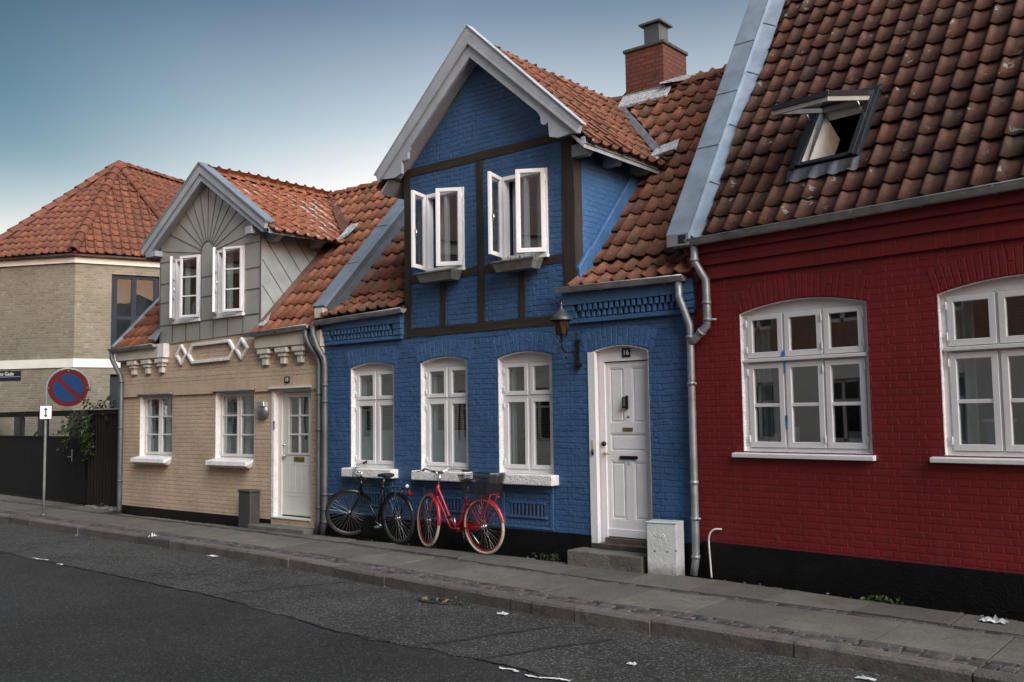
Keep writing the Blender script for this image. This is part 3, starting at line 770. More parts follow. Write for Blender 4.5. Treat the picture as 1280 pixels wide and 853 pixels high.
c0 = [(-1.03 + .02 * math.cos(th), 1.238 + .02 * math.sin(th)) for th in [PI / 2 + PI * i / 6 for i in range(7)]] + [(-.825 + .02 * math.cos(th), 1.238 + .02 * math.sin(th)) for th in [-PI / 2 + PI * i / 6 for i in range(7)]]
k.prism([V((x, yd - .012, z)) for x, z in c0], (0, .012, 0)); k.build('letterbox', M['iron'], dr)
k = MB(); k.box(-.955, -.905, yd - .0015, yd, 1.150, 1.205); sk = k.build('sticker', plain('pale blue sticker', (.35, .55, .66), .5), dr)
k = MB(); k.box(-1.362, -1.33, -.018, .006, 1.33, 1.44); k.build('bell_push', plain('bell plate', (.45, .40, .30), .5), dr, .004)
k = MB(); k.tube([(-1.345, -.02, 1.33), (-1.345, -.02, 1.27)], .014, 8); k.build('key_box', M['black'], dr)
k = MB(); k.box(-.965, -.855, .062, .072, 2.385, 2.49); npl = k.build('number_plate', M['black'], dr, .003)
tx = text_mb('16', .085, .0015); tx.xf(to_facade(-.91, .0605, 2.437)); tx.build('house_number', plain('white enamel', (.75, .74, .70), .4), dr)

# ---------------- roof
def roof_slab(mb, x0, x1, prof, th=.10):
    for (a, b), (c, e) in zip(prof, prof[1:]):
        mb.prism([V((x0, a, b)), V((x0, c, e)), V((x0, c, e - th)), V((x0, a, b - th))], (x1 - x0, 0, 0))
s1 = math.atan2(.28, .42); s2 = math.atan2(RIDGE_Z - 3.53, RIDGE_Y - .30)
rf = MB()
for x0, x1 in ((-6.05, -4.46), (-1.54, .12)):
    roof_slab(rf, x0, x1, [(-.06, 3.235), (.30, 3.50), (RIDGE_Y, RIDGE_Z - .03)])
rf.prism([V((-4.46, 1.9, 5.20)), V((-1.54, 1.9, 5.20)), V((-1.54, RIDGE_Y, RIDGE_Z - .03)), V((-4.46, RIDGE_Y, RIDGE_Z - .03))], (0, 0, -.1))
rf.prism([V((-6.05, RIDGE_Y, RIDGE_Z - .03)), V((.12, RIDGE_Y, RIDGE_Z - .03)), V((.12, 6.3, 3.2)), V((-6.05, 6.3, 3.2))], (0, 0, -.1))
roof = rf.build('roof', M['tile_blue'], H)
N_up = V((0, math.cos(s2), math.sin(s2)))
GR = (-1.26, 5.09); GA = (-3.0, 6.72)          # gable roof: eave and ridge (x,z)
gn = V((GA[1] - GR[1], 0, GA[0] - GR[0])); gn = V((abs(gn.x), 0, abs(gn.z))).normalized()   # normal of the right slope
tm = MB()
L2 = (V((0, RIDGE_Y, RIDGE_Z)) - V((0, .30, 3.53))).length
for u0, u1, sd in ((-1.53, .12, 1), (-6.07, -4.46, 2)):
    f = MB(); tile_field(f, (0, -.14, 3.205), (1, 0, 0), (0, math.cos(s1), math.sin(s1)), u0, u1, 0, .53, .205, .265, sd); 
    tile_field(f, (0, .30, 3.53), (1, 0, 0), N_up, u0, u1, 0, L2 - .02, .205, .31, sd + 5)
    f.cut((u0 + .005, 0, 0), (-1, 0, 0)); f.cut((u1, 0, 0), (1, 0, 0)); tm.join(f)
for sgn in (1, -1):
    f = MB()
    if sgn > 0: tile_field(f, (0, .30, 3.53), (1, 0, 0), N_up, -3.0, -1.53, 1.2, L2 - .02, .205, .31, 9)
    else: tile_field(f, (0, .30, 3.53), (1, 0, 0), N_up, -4.46, -3.0, 1.2, L2 - .02, .205, .31, 10)
    f.cut((-3.0, 0, 0), (-sgn, 0, 0))
    f.cut(V((GR[0] if sgn > 0 else -4.74, 0, GR[1] + .06)), V((-gn.x * sgn, 0, -gn.z))); tm.join(f)
tm.build('roof_tiles', M['tile_blue'], roof, norm=False)
for a, b, sd in ((-1.95, .0, 4), (-6.1, -2.75, 5)): ridge_tiles(MB(), (a, RIDGE_Y, RIDGE_Z), (b, RIDGE_Y, RIDGE_Z), .10, .36, seed=sd).build('ridge_tiles', M['tile_blue'], roof, norm=False)
# gable roof
gr = MB()
for sx in (1, -1):
    ex = -3.0 + 1.74 * sx
    gr.prism([V((-3.0, -.19, GA[1] - .20)), V((ex, -.19, GR[1] - .20)), V((ex, -.19, GR[1] - .24)), V((-3.0, -.19, GA[1] - .24))], (0, 3.5 if sx > 0 else 3.4, 0))
gro = gr.build('gable_roof', M['barge'], H)
LG = math.hypot(1.74, GA[1] - GR[1]); f = MB()
tile_field(f, (GR[0] + .03, 0, GR[1] - .17), (0, 1, 0), (-gn.z, 0, gn.x), -.165, 3.35, -.02, LG, .205, .30, 31)
f2 = MB(); tile_field(f2, (-4.74 - .03, 0, GR[1] - .17), (0, -1, 0), (gn.z, 0, gn.x), -3.525, .165, -.02, LG, .205, .30, 32)
f.join(f2); f.cut((0, 0, GA[1] - .10), (0, 0, 1)); f.build('gable_tiles', M['tile_blue'], gro, norm=False)
rg = MB(); ridge_tiles(rg, (-3.0, -.10, GA[1] - .185), (-3.0, 3.10, GA[1] - .275), .10, .36, seed=6); rg.build('ridge_tiles', M['tile_blue'], gro, norm=False)
# valley and flashings
vl = MB(); A = V((-1.27, 1.50, 5.11)); B = V((-2.98, 3.12, 6.60))
vl.prism([A + V((.10, -.02, .00)), B + V((.10, -.02, .0)), B + V((-.07, .05, .03)), A + V((-.07, .05, .03))], (0, 0, .02))
vl.jitter(.01, 3); vl.build('valley', M['lead'], roof)
vl = MB(); vl.prism([V((-1.30, 1.36, 5.02)), V((-1.02, 1.52, 5.12)), V((-1.02, 1.66, 5.27)), V((-1.34, 1.66, 5.24))], (0, -.02, .03)); vl.prism([V((-1.42, 1.28, 4.90)), V((-1.28, 1.30, 4.93)), V((-1.18, 1.5, 5.12)), V((-1.36, 1.5, 5.12))], (0, -.01, .03)); vl.jitter(.012, 5); vl.build('mortar_patch', M['mortar'], roof)
# barge boards
def barge(sx):
    cx = -3.0; sl = (GA[1] - GR[1]) / 1.74
    P = lambda dx, dz: (cx + sx * dx, dz)
    top = lambda dx: GA[1] + .05 - sl * dx
    outer = [P(0, top(0)), P(1.76, top(1.76)), P(1.71, top(1.71) - .155), P(0, top(0) - .225)]
    inner = [P(0, top(0) - .20), P(1.70, top(1.70) - .12), P(1.665, 5.045), P(1.53, 5.03), P(1.40, 5.02), P(1.27, 5.06), P(1.255, 5.23)]
    for i in range(7):      # scalloped foot
        th = PI * i / 6; inner.append(P(1.20 + .055 * math.cos(th), 5.265 - .045 * math.sin(th)))
    inner += [P(1.14, 5.33), P(1.10, top(1.10) - .345), P(0, top(0) - .405)]
    m = MB(); m.prism([V((x, -.27, z)) for x, z in outer], (0, .06, 0)); m.prism([V((x, -.238, z)) for x, z in inner], (0, .045, 0))
    m.bar(V((cx, -.258, top(0) - .215)), V((cx + sx * 1.71, -.258, top(1.71) - .15)), .028, .032, (0, 1, 0))
    m.prism([V((cx, -.285, top(0))), V((cx + sx * 1.775, -.285, top(1.775))), V((cx + sx * 1.775, -.285, top(1.775) + .018)), V((cx, -.285, top(0) + .018))], (0, .11, 0))
    m.prism([V((cx, -.19, top(0) - .36)), V((cx + sx * 1.62, -.19, top(1.62) - .22)), V((cx + sx * 1.62, -.19, top(1.62) - .20)), V((cx, -.19, top(0) - .33))], (0, .19, 0))
    return m
for sx in (1, -1): barge(sx).build('bargeboard', M['barge'], H, .004)
# eaves board and rafter feet on the cheek
MB().box(-1.31, -1.25, -.18, 1.50, 4.90, 4.985).build('eaves_board', M['barge'], H, .004)
for y in (-.02, .62, 1.25): MB().prism([V((-1.56, y, 4.82)), V((-1.36, y, 4.82)), V((-1.28, y, 4.89)), V((-1.28, y, 4.97)), V((-1.56, y, 4.97))], (0, .11, 0)).build('rafter_foot', M['barge'], H, .004)
# chimney
c = MB(); c.box(-2.69, -2.02, 3.02, 3.72, 6.0, 7.27); ch = c.build('chimney', M['chimney_brick'], H)
c = MB(); c.box(-2.72, -1.99, 2.99, 3.75, 7.27, 7.325); c.build('chimney_cap', plain('mossy mortar cap', (.055, .055, .040), .85, 0, .35, 20, .02, 50), ch, .015)
c = MB(); c.box(-2.46, -2.19, 3.21, 3.48, 7.32, 7.70); q = [(-2.52, 3.15, 7.70), (-2.13, 3.15, 7.70), (-2.13, 3.54, 7.70), (-2.52, 3.54, 7.70)]; c.add(q + [(x, y, 7.73) for x, y, _ in q] + [(-2.325, 3.345, 7.83)], [(3, 2, 1, 0), (0, 1, 5, 4), (1, 2, 6, 5), (2, 3, 7, 6), (3, 0, 4, 7), (4, 5, 8), (5, 6, 8), (6, 7, 8), (7, 4, 8)])
c.build('cowl', M['zinc_dark'], ch, .004)
c = MB(); c.box(-2.715, -1.995, 2.995, 3.74, 6.40, 6.615); c.jitter(.008, 2); c.build('chimney_flashing', M['lead'], ch, .01)
c = MB(); c.prism([V((-2.02, 2.9, 6.60)), V((-1.70, 3.0, 6.62)), V((-1.55, 3.15, 6.65)), V((-2.02, 3.2, 6.72))], (0, 0, .05)); c.prism([V((-2.74, 2.86, 6.36)), V((-1.9, 2.86, 6.36)), V((-1.9, 3.02, 6.55)), V((-2.74, 3.02, 6.55))], (0, -.02, .04)); c.jitter(.02, 7); c.build('mortar_bed', M['mortar'], ch)
# gutters and downpipe
gutter(MB(), (-1.72, -.13, 3.235), (-.02, -.13, 3.215), .062, .42).build('gutter', M['gutter'], H, norm=False)
gutter(MB(), (-6.22, -.13, 3.17), (-4.36, -.13, 3.22), .062, .42).build('gutter', M['gutter'], H, norm=False)
pm = MB(); pipe(pm, [(-.10, -.12, 3.18), (-.10, -.12, 2.99), (-.005, -.075, 2.68), (-.005, -.07, 2.55), (-.01, -.07, .45), (-.012, -.075, .20), (-.03, -.10, .03)], .040, 14, rings=[((-.005, -.07, 2.55), (0, 0, 1)), ((-.006, -.07, 2.05), (0, 0, 1)), ((-.008, -.07, 1.0), (0, 0, 1)), ((-.01, -.07, .62), (0, 0, 1)), ((-.012, -.075, .22), (0, 0, 1))])
for z in (2.05, .62): pm.tube([(-.005, -.07, z), (.05, -.06, z)], .012, 8); pm.tube([(.03, -.1, z), (.055, -.1, z)], .007, 6)
pm.build('downpipe', M['pipe'], H)

# gable windows, casements standing open
for op, hl, hr in ((gw[0], -4.05, -3.33), (gw[1], -2.69, -1.945)):
    x0, x1, z0, z1 = op[0][0], op[1][0], op[0][1], op[2][1]
    f = MB(); frame(f, x0 + .002, x1 - .002, z0 + .002, z1 - .002, .05, -.012, .10); f.box(x0 - .01, x1 + .01, -.05, .10, z0 - .035, z0 + .002)
    f.box((x0 + x1) / 2 - .025, (x0 + x1) / 2 + .025, .02, .08, z0 + .05, z1 - .05)
    wn = f.build('window', M['white'], H, .003)
    hw = (x1 - x0) / 2 - .01
    open_sash(wn, (hl + .02, -.03), R(-74), hw, z0 + .03, z1 - .01)
    open_sash(wn, (hr - .02, -.03), R(30), hw, z0 + .03, z1 - .01, side=-1)
    curtain(wn, x0 + .05, x0 + .27, z0 + .06, z1 - .03, .17, M['curtain'], 4, .02)
    curtain(wn, x1 - .30, x1 - .06, z0 + .06, z1 - .03, .17, M['curtain'], 4, .02)
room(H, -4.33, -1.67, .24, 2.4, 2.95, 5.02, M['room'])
# ================================================================ red house, turned a little towards the street
H = thing('terraced_house', 'dark red brick house with black plinth, steep weathered roof and an open roof window', 'house', (0, 0, 0), R(-7.09), local=True)
red = H
S1 = 7.2
rop = [arch_pts(.575, 1.955, 1.335, 2.755, .095), arch_pts(2.605, 3.985, 1.335, 2.755, .095), arch_pts(4.65, 6.03, 1.335, 2.755, .095)]
w = MB(); wall_holes(w, [(.0, -.1), (S1, -.1), (S1, 3.55), (.0, 3.55)], rop, 0.0, .20)
w.build('wall', M['red_brick'], H, norm=False)
w = MB(); w.box(-.02, S1, .20, .24, 3.2, 3.6); w.box(-.03, .0, .002, 3.0, -.1, 3.3); w.build('side_wall', M['red_plain'], H)
for (x0, x1) in ((.575, 1.955), (2.605, 3.985), (4.65, 6.03)):
    a = MB(); brick_arch(a, x0 - .02, x1 + .02, 2.755, .10, .225, -.004, 23, .009); a.jitter(.0018, 6).build('brick_arch', M['red_plain'], H, .005)
p = MB(); p.box(.04, S1, -.02, .05, -.12, .385); p.build('plinth', M['plinth'], H, .005)
c = MB()
c.box(-.02, S1, -.10, 0, 3.43, 3.58); c.box(-.015, S1, -.066, 0, 3.30, 3.431); c.box(-.01, S1, -.033, 0, 3.15, 3.301)
c.jitter(.001, 3).build('cornice', M['red_plain'], H, .004)
for i, op in enumerate(rop[:2]):
    x0, x1 = op[0][0], op[1][0]; W = (x1 - x0 - .10) / 3
    cols_ = [(x0 + .05 + W * k + .008, x0 + .05 + W * (k + 1) - .008) for k in range(3)]
    wn = fixed_window(H, op, .055, cols_, [(1.375, 2.235, 1), (2.285, 2.735, 0)], .055, bar_w=.035)
    s = MB(); s.prism([V((x0 - .11, -.055, 1.275)), V((x0 - .11, -.055, 1.318)), V((x0 - .11, .06, 1.335)), V((x0 - .11, .06, 1.275))], (x1 - x0 + .14, 0, 0)); s.build('sill', M['white'], wn, .006)
    s = MB(); s.box(x0 + .03, x1 - .03, .015, .06, 2.245, 2.28); s.build('transom_bar', M['white'], wn, .005)
    # window-sill clutter inside
    b = MB(); b.box(x0 + .05, x1 - .05, .13, .40, 1.40, 1.43); b.build('inner_sill', M['white'], wn)
    curtain(wn, x0 + .01, x0 + .22, 1.38, 2.74, .22, M['curtain_sheer'], 3, .02)
    if i == 0:
        b = MB()
        for q, dx in enumerate((0, .012, .03)): b.box(x0 + .035 + W + .01, x0 + .035 + W + .032, .040, .0425, 1.60 + 0, 1.70)
        b.box(x0 + W + .045, x0 + W + .060, .0395, .042, 2.12, 2.24); b.box(x0 + W + .048, x0 + W + .064, .0395, .042, 1.56, 1.64)
        b.prism([V((x0 + W + .005, .0395, 2.27)), V((x0 + W + .05, .0395, 2.28)), V((x0 + W + .06, .0395, 2.34)), V((x0 + W + .035, .0395, 2.35))], (0, .003, 0))
        b.build('blue_tape', plain('blue masking tape', (.02, .22, .50), .5, 0, .1), wn)
        b = MB(); b.box(x0 + .35, x0 + .47, .2, .3, 1.43, 1.58); b.box(x0 + .20, x0 + .26, .22, .28, 1.43, 1.52); b.box(x0 + 1.05, x0 + 1.2, .2, .32, 1.43, 1.54); b.build('sill_boxes', plain('cardboard and paper', (.50, .47, .42), .8, 0, .2, 9), wn, .004)
    else:
        b = MB(); b.box(x0 + .28, x0 + .45, .2, .4, 1.43, 1.62); b.build('storage_box', plain('blue box', (.10, .18, .30), .5), wn, .008)
        b = MB(); b.box(x0 + .26, x0 + .47, .19, .41, 1.62, 1.65); b.build('box_lid', plain('white lid', (.6, .6, .6), .5), wn, .008)
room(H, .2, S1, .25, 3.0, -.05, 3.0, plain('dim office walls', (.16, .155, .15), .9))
# roof
TH = R(55); E0 = (-.145, 3.565)
NV = V((0, math.cos(TH), math.sin(TH)))
LR = 5.4
rs = MB(); rs.prism([V((.06, E0[0] + .1, E0[1] + .08)), V((.06, E0[0] + LR * NV.y, E0[1] + LR * NV.z - .04)), V((.06, E0[0] + LR * NV.y + .1, E0[1] + LR * NV.z - .14)), V((.06, E0[0] + .1, E0[1] - .02))], (S1, 0, 0), ())
# leave the opening of the roof window free
rs = MB()
def slope_quad(mb, s0, s1, v0, v1, d0=-.09, d1=-.03):
    N = V((0, -NV.z, NV.y)); O = V((0, E0[0], E0[1]))
    P = [O + V((s, 0, 0)) + NV * v for s, v in ((s0, v0), (s1, v0), (s1, v1), (s0, v1))]
    mb.add([p + N * d1 for p in P] + [p + N * d0 for p in P], [(0, 1, 2, 3), (7, 6, 5, 4), (0, 4, 5, 1), (1, 5, 6, 2), (2, 6, 7, 3), (3, 7, 4, 0)])
WS0, WS1, WV0, WV1 = 1.165, 1.78, .74, 1.66
slope_quad(rs, -.05, WS0, .02, LR); slope_quad(rs, WS1, S1, .02, LR); slope_quad(rs, WS0, WS1, .02, WV0); slope_quad(rs, WS0, WS1, WV1, LR)
N = V((0, -NV.z, NV.y)); O = V((0, E0[0], E0[1]))
top = O + NV * LR
rs.prism([top + V((-.05, 0, -.05)), top + V((S1, 0, -.05)), top + V((S1, 4.5, -5.5)), top + V((-.05, 4.5, -5.5))], (0, 0, -.08))
roof = rs.build('roof', M['tile_red'], H)
f = MB(); G = .282
def skip(u, v): return WS0 - .02 < u < WS1 + .02 and WV0 - .16 < v < WV1 + .05
tile_field(f, O, (1, 0, 0), NV, WS0 - .205 * 6, S1, 0, LR, .205, G, 77, skip, .92)
# trimmed along the party wall, which runs square to the neighbours' front
f.cut((.235, 0, 0), (-math.cos(R(7.09)), -math.sin(R(7.09)), 0))
f.build('roof_tiles', M['tile_red'], roof, norm=False)
rg = MB(); ridge_tiles(rg, top + V((0, .02, .05)), top + V((S1, .02, .05)), .11, .36); rg.build('ridge_tiles', M['tile_red'], roof, norm=False)
def SP(s, v, d=0.0): return O + V((s, 0, 0)) + NV * v + N * d
def slope_box(mb, s0, s1, v0, v1, d0, d1):
    P = [SP(s, v, d0) for s, v in ((s0, v0), (s1, v0), (s1, v1), (s0, v1))]; Q = [SP(s, v, d1) for s, v in ((s0, v0), (s1, v0), (s1, v1), (s0, v1))]
    mb.add(P + Q, [(3, 2, 1, 0), (4, 5, 6, 7), (0, 1, 5, 4), (1, 2, 6, 5), (2, 3, 7, 6), (3, 0, 4, 7)])
# roof window: frame, shaft, top-hung sash swung out
m = MB()
slope_box(m, WS0 - .01, WS0 + .045, WV0, WV1, -.03, .115); slope_box(m, WS1 - .045, WS1 + .01, WV0, WV1, -.03, .115)
slope_box(m, WS0 + .045, WS1 - .045, WV0, WV0 + .05, -.03, .10); slope_box(m, WS0 + .045, WS1 - .045, WV1 - .05, WV1, -.03, .115)
slope_box(m, WS0 - .06, WS0 - .011, WV0 - .02, WV1 + .06, .03, .10); slope_box(m, WS1 + .011, WS1 + .06, WV0 - .02, WV1 + .06, .03, .108); slope_box(m, WS0 - .07, WS1 + .07, WV1, WV1 + .10, .03, .085); slope_box(m, WS0 - .07, WS1 + .07, WV0 - .05, WV0, .03, .07)
rw = m.build('roof_window', plain('dark grey aluminium', (.030, .034, .040), .4, .5, .15), H, .004)
m = MB()
for i_, (a, b) in enumerate( (((WS0 + .045, WV0 + .05), (WS0 + .045, WV1 - .05)), ((WS1 - .045, WV1 - .05), (WS1 - .045, WV0 + .05)), ((WS0 + .045, WV1 - .05), (WS1 - .045, WV1 - .05)), ((WS1 - .045, WV0 + .05), (WS0 + .045, WV0 + .05)))):
    d0 = (-.38, -.10, -.10, -.10)[i_]; m.add([SP(*a, .08), SP(*b, .08), SP(*b, d0), SP(*a, d0)], [(0, 1, 2, 3)])
m.build('window_shaft', plain('white lining', (.72, .71, .68), .6), rw, norm=False)
m = MB(); slope_box(m, WS0 - .9, WS1 + .6, WV0 - .5, WV1 + 1.6, -.52, -.50); slope_box(m, WS0 - .92, WS0 - .9, WV0 - .5, WV1 + 1.6, -.5, -.12); slope_box(m, WS0 - .9, WS1 + .6, WV1 + 1.58, WV1 + 1.6, -.5, -.12); m.build('attic_dark', M['black'], rw)  # black sheets stand in for the darkness of the unlit attic
# pleated lead apron below
n = 32; vs = []
for i in range(n + 1):
    u = WS0 - .08 + (WS1 - WS0 + .16) * i / n; t = (u - WS0) / .205; h = .021 * math.cos(2 * PI * t) + .0085 * math.cos(4 * PI * t) + .062
    vs += [SP(u, WV0 - .02, .075), SP(u, WV0 - .19 + .02 * math.cos(2 * PI * t + 2.6), h + .006)]
m = MB().add(vs, [(2 * i, 2 * i + 1, 2 * i + 3, 2 * i + 2) for i in range(n)], True); m.build('apron', plain('pleated lead apron', (.085, .09, .10), .5, .4, .2, 12, .004, 120), rw, norm=False)
# sash pivots about its top edge at WV1 - .08 and hangs out roughly level
hp = SP(0, WV1 - .07, .10); hz = hp.z; ang = R(13)
def SQ(s, l, d): return V((s, hp.y - l * math.cos(ang) - d * math.sin(ang) * -1 * 0 , hz - l * math.sin(ang) + d))
def sash_box(mb, s0, s1, l0, l1, d0, d1):
    P = [SQ(s, l, d0) for s, l in ((s0, l0), (s1, l0), (s1, l1), (s0, l1))]; Q = [SQ(s, l, d1) for s, l in ((s0, l0), (s1, l0), (s1, l1), (s0, l1))]
    mb.add(P + Q, [(0, 1, 2, 3), (7, 6, 5, 4), (0, 4, 5, 1), (1, 5, 6, 2), (2, 6, 7, 3), (3, 7, 4, 0)])
SL = .93; m = MB()
sash_box(m, WS0, WS0 + .05, -.10, SL, 0, .05); sash_box(m, WS1 - .05, WS1, -.10, SL, 0, .05); sash_box(m, WS0 + .05, WS1 - .05, SL - .05, SL, 0, .05); sash_box(m, WS0 + .05, WS1 - .05, -.10, -.04, 0, .05)
m.build('sash', bpy.data.materials['dark grey aluminium'], rw, .003)
m = MB(); sash_box(m, WS0 + .012, WS0 + .06, -.09, SL - .012, -.05, -.001); sash_box(m, WS1 - .06, WS1 - .012, -.09, SL - .012, -.05, -.001); sash_box(m, WS0 + .06, WS1 - .06, SL - .07, SL - .012, -.05, -.001); sash_box(m, WS0 + .06, WS1 - .06, -.09, -.03, -.05, -.001)
m.build('sash_lining', plain('pale sash timber', (.26, .24, .215), .5), rw, .003)
m = MB(); sash_box(m, WS0 + .05, WS1 - .05, -.04, SL - .05, .012, .020); m.build('pane', M['glass_dark'], rw)
m = MB()
for s in (WS0 + .03, WS1 - .03): MB().tube([SQ(s, .30, -.02), SP(s, WV1 - .34, .06)], .008, 6).build('stay', M['chrome'], rw)

# party wall coping between blue and red: runs along the world's y, so undo the turn
rot = Matrix.Rotation(R(7.09), 4, 'Z')
K = math.tan(R(55.9)); cy0, cz0 = -.23, 3.655
def CP(x, y, dz=0.0): return V((x, y, cz0 + (y - cy0) * K + dz))
m = MB(); yT = 2.95
m.prism([CP(-.165, cy0), CP(.10, cy0), CP(.10, yT), CP(-.165, yT)], (0, .012, -.018))
nd = V((0, -math.sin(R(55.9)), math.cos(R(55.9))))
for x0, x1 in ((-.175, -.160), (.094, .108)): m.prism([CP(x0, cy0), CP(x1, cy0), CP(x1, yT), CP(x0, yT)], -nd * .055)
y = cy0 + .75
while y < yT:
    a, b = CP(-.17, y, .004), CP(.105, y, .004); m.prism([a, b, b + V((0, .016, .016 * K)), a + V((0, .016, .016 * K))], nd * .008); y += .52
cpo = m.xf(rot).build('party_coping', M['zinc'], H)
m = MB(); m.prism([CP(.098, cy0 + .02, -.02), CP(.104, cy0 + .02, -.02), CP(.104, yT, -.02), CP(.098, yT, -.02)], -nd * .20); m.xf(rot).build('coping_side', M['zinc_dark'], cpo)  # side sheet in a darker zinc than the coping top
m = MB(); m.prism([CP(-.155, cy0 + .06, -.03), CP(.095, cy0 + .06, -.03), CP(.095, yT, -.03), CP(-.155, yT, -.03)], -nd * .40); m.xf(rot).build('party_wall', M['blue_plain'], H)
m = MB()
m.prism([CP(.10, cy0 + .05, -.10), CP(.275, cy0 + .03, -.19), CP(.275, yT, -.19), CP(.10, yT, -.10)], -nd * .01)
y = cy0 + .5
while y < yT:
    a, b = CP(.105, y, -.094), CP(.275, y, -.184); m.prism([a, b, b + V((0, .014, .014 * K)), a + V((0, .014, .014 * K))], nd * .007); y += .52
m.xf(rot).build('flashing', M['zinc'], H)
m = MB(); m.box(-.165, .105, cy0 - .012, cy0 + .04, 3.52, 3.655); m.xf(rot); cp = m.build('coping_end', M['pipe'], H, .004)
m = MB(); m.box(-.02, .07, cy0 - .016, cy0 - .011, 3.545, 3.635); m.xf(rot).build('end_hole', M['black'], cp)
gutter(MB(), (-.10, -.165, 3.575), (S1, -.165, 3.61), .066, .62).build('gutter', M['gutter'], H, norm=False)
pm = MB(); pipe(pm, [(.145, -.15, 3.52), (.145, -.15, 3.34), (.235, -.085, 3.14), (.235, -.075, 2.74), (.225, -.075, 2.66), (.06, -.075, 2.515), (.02, -.075, 2.495)], .043, 14, rings=[((.235, -.075, 2.72), (0, 0, 1)), ((.235, -.078, 2.9), (0, 0, 1)), ((.15, -.075, 2.594), (.75, 0, .66)), ((.145, -.15, 3.36), (0, 0, 1))])
pm.tube([(.235, -.075, 2.72), (.32, -.03, 2.72)], .012, 8); pm.build('downpipe', M['pipe'], H)
# ================================================================ beige house
H = thing('terraced_house', 'beige painted brick cottage with a grey sheet metal dormer and white half glazed door', 'house', (-9.2, 0, 0))
beige = H
XL, XR = -12.20, -6.225
wop = [[(-11.46, 1.08), (-10.36, 1.08), (-10.36, 2.195), (-11.46, 2.195)], [(-9.03, 1.08), (-7.94, 1.08), (-7.94, 2.195), (-9.03, 2.195)]]
dop = [(-7.415, .20), (-6.50, .20), (-6.50, 2.20), (-7.415, 2.20)]
w = MB(); wall_holes(w, [(XL, -.08), (XR, -.08), (XR, 3.12), (XL, 3.12)], wop + [dop], 0.0, .20); w.build('wall', M['beige_brick'], H, norm=False)
w = MB(); w.box(XL, XL + .1, .21, 5.0, -.1, 3.1); w.prism([V((XL, .02, 3.1)), V((XL, 5.1, 3.1)), V((XL, 2.6, 5.8))], (.1, 0, 0)); w.build('end_wall', M['beige_plain'], H)
b = MB()
for a, c in ((XL, -11.50), (-10.30, -9.07), (-7.88, -7.46), (-6.46, XR)): b.box(a, c, -.032, 0, 2.17, 2.215)
b.box(XL, XR, -.030, 0, 2.216, 2.345); b.build('brick_band', M['beige_plain'], H, .004)
b = MB(); b.box(XL, XR, -.027, 0, 2.346, 2.535); b.build('upper_wall', M['beige_brick'], H, .004)
MB().box(XL + .02, -7.48, -.015, .05, -.1, .17).build('plinth', M['plinth'], H, .004)
# white ornament: a long hexagon between two diamonds
m = MB()
def frame_poly(pts, inner): m.prism([V((x, -.050, z)) for x, z in pts], (0, .05, 0), [[V((x, -.050, z)) for x, z in inner]])
def diamond(cx, cz, hx, hz, t): frame_poly([(cx - hx, cz), (cx, cz - hz), (cx + hx, cz), (cx, cz + hz)], [(cx - hx + t, cz), (cx, cz - hz + t * 1.05), (cx + hx - t, cz), (cx, cz + hz - t * 1.05)])
diamond(-10.045, 2.875, .185, .185, .062); diamond(-8.255, 2.885, .185, .185, .062)
m.v = m.v
hx = [(-9.87, 2.875), (-9.70, 2.70), (-8.60, 2.71), (-8.435, 2.885), (-8.60, 3.06), (-9.70, 3.05)]
cx = sum(p[0] for p in hx) / 6; hi = [(-9.805, 2.875), (-9.68, 2.752), (-8.62, 2.762), (-8.50, 2.885), (-8.62, 3.008), (-9.68, 2.998)]
m2 = MB(); m2.prism([V((x, -.052, z)) for x, z in hx], (0, .052, 0), [[V((x, -.052, z)) for x, z in hi]]); m.join(m2)
m.build('ornament', M['white_rough'], H, .006)
# cornice blocks and stepped corbels
def corbel_row(x0, x1, xs, ends):
    c = MB(); c.box(x0, x1, -.105, 0, 2.855, 3.07); c.box(x0 + .005, x1 - .005, -.07, 0, 2.835, 2.857)
    o = c.build('cornice', M['cream'], H, .006)
    for x in xs:
        k = MB()
        k.box(x - .145, x + .145, -.112, 0, 2.762, 2.832); k.box(x - .09, x + .09, -.092, 0, 2.70, 2.7625); k.box(x - .055, x + .055, -.070, 0, 2.585, 2.7005)
        k.build('corbel', M['corbel'], o, .006)
corbel_row(-12.19, -10.50, (-11.62, -11.13, -10.66), 0)
corbel_row(-7.80, -6.52, (-7.585, -7.12, -6.70), 0)
b = MB(); b.box(-10.70, -10.48, -.118, 0, 2.85, 3.10); b.build('corner_block', M['white_rough'], H, .008)
b = MB(); b.box(-6.42, -6.16, -.10, 0, 2.80, 3.05); b.box(-6.38, -6.18, -.07, 0, 2.70, 2.80); b.build('corner_block', M['cream'], H, .008)
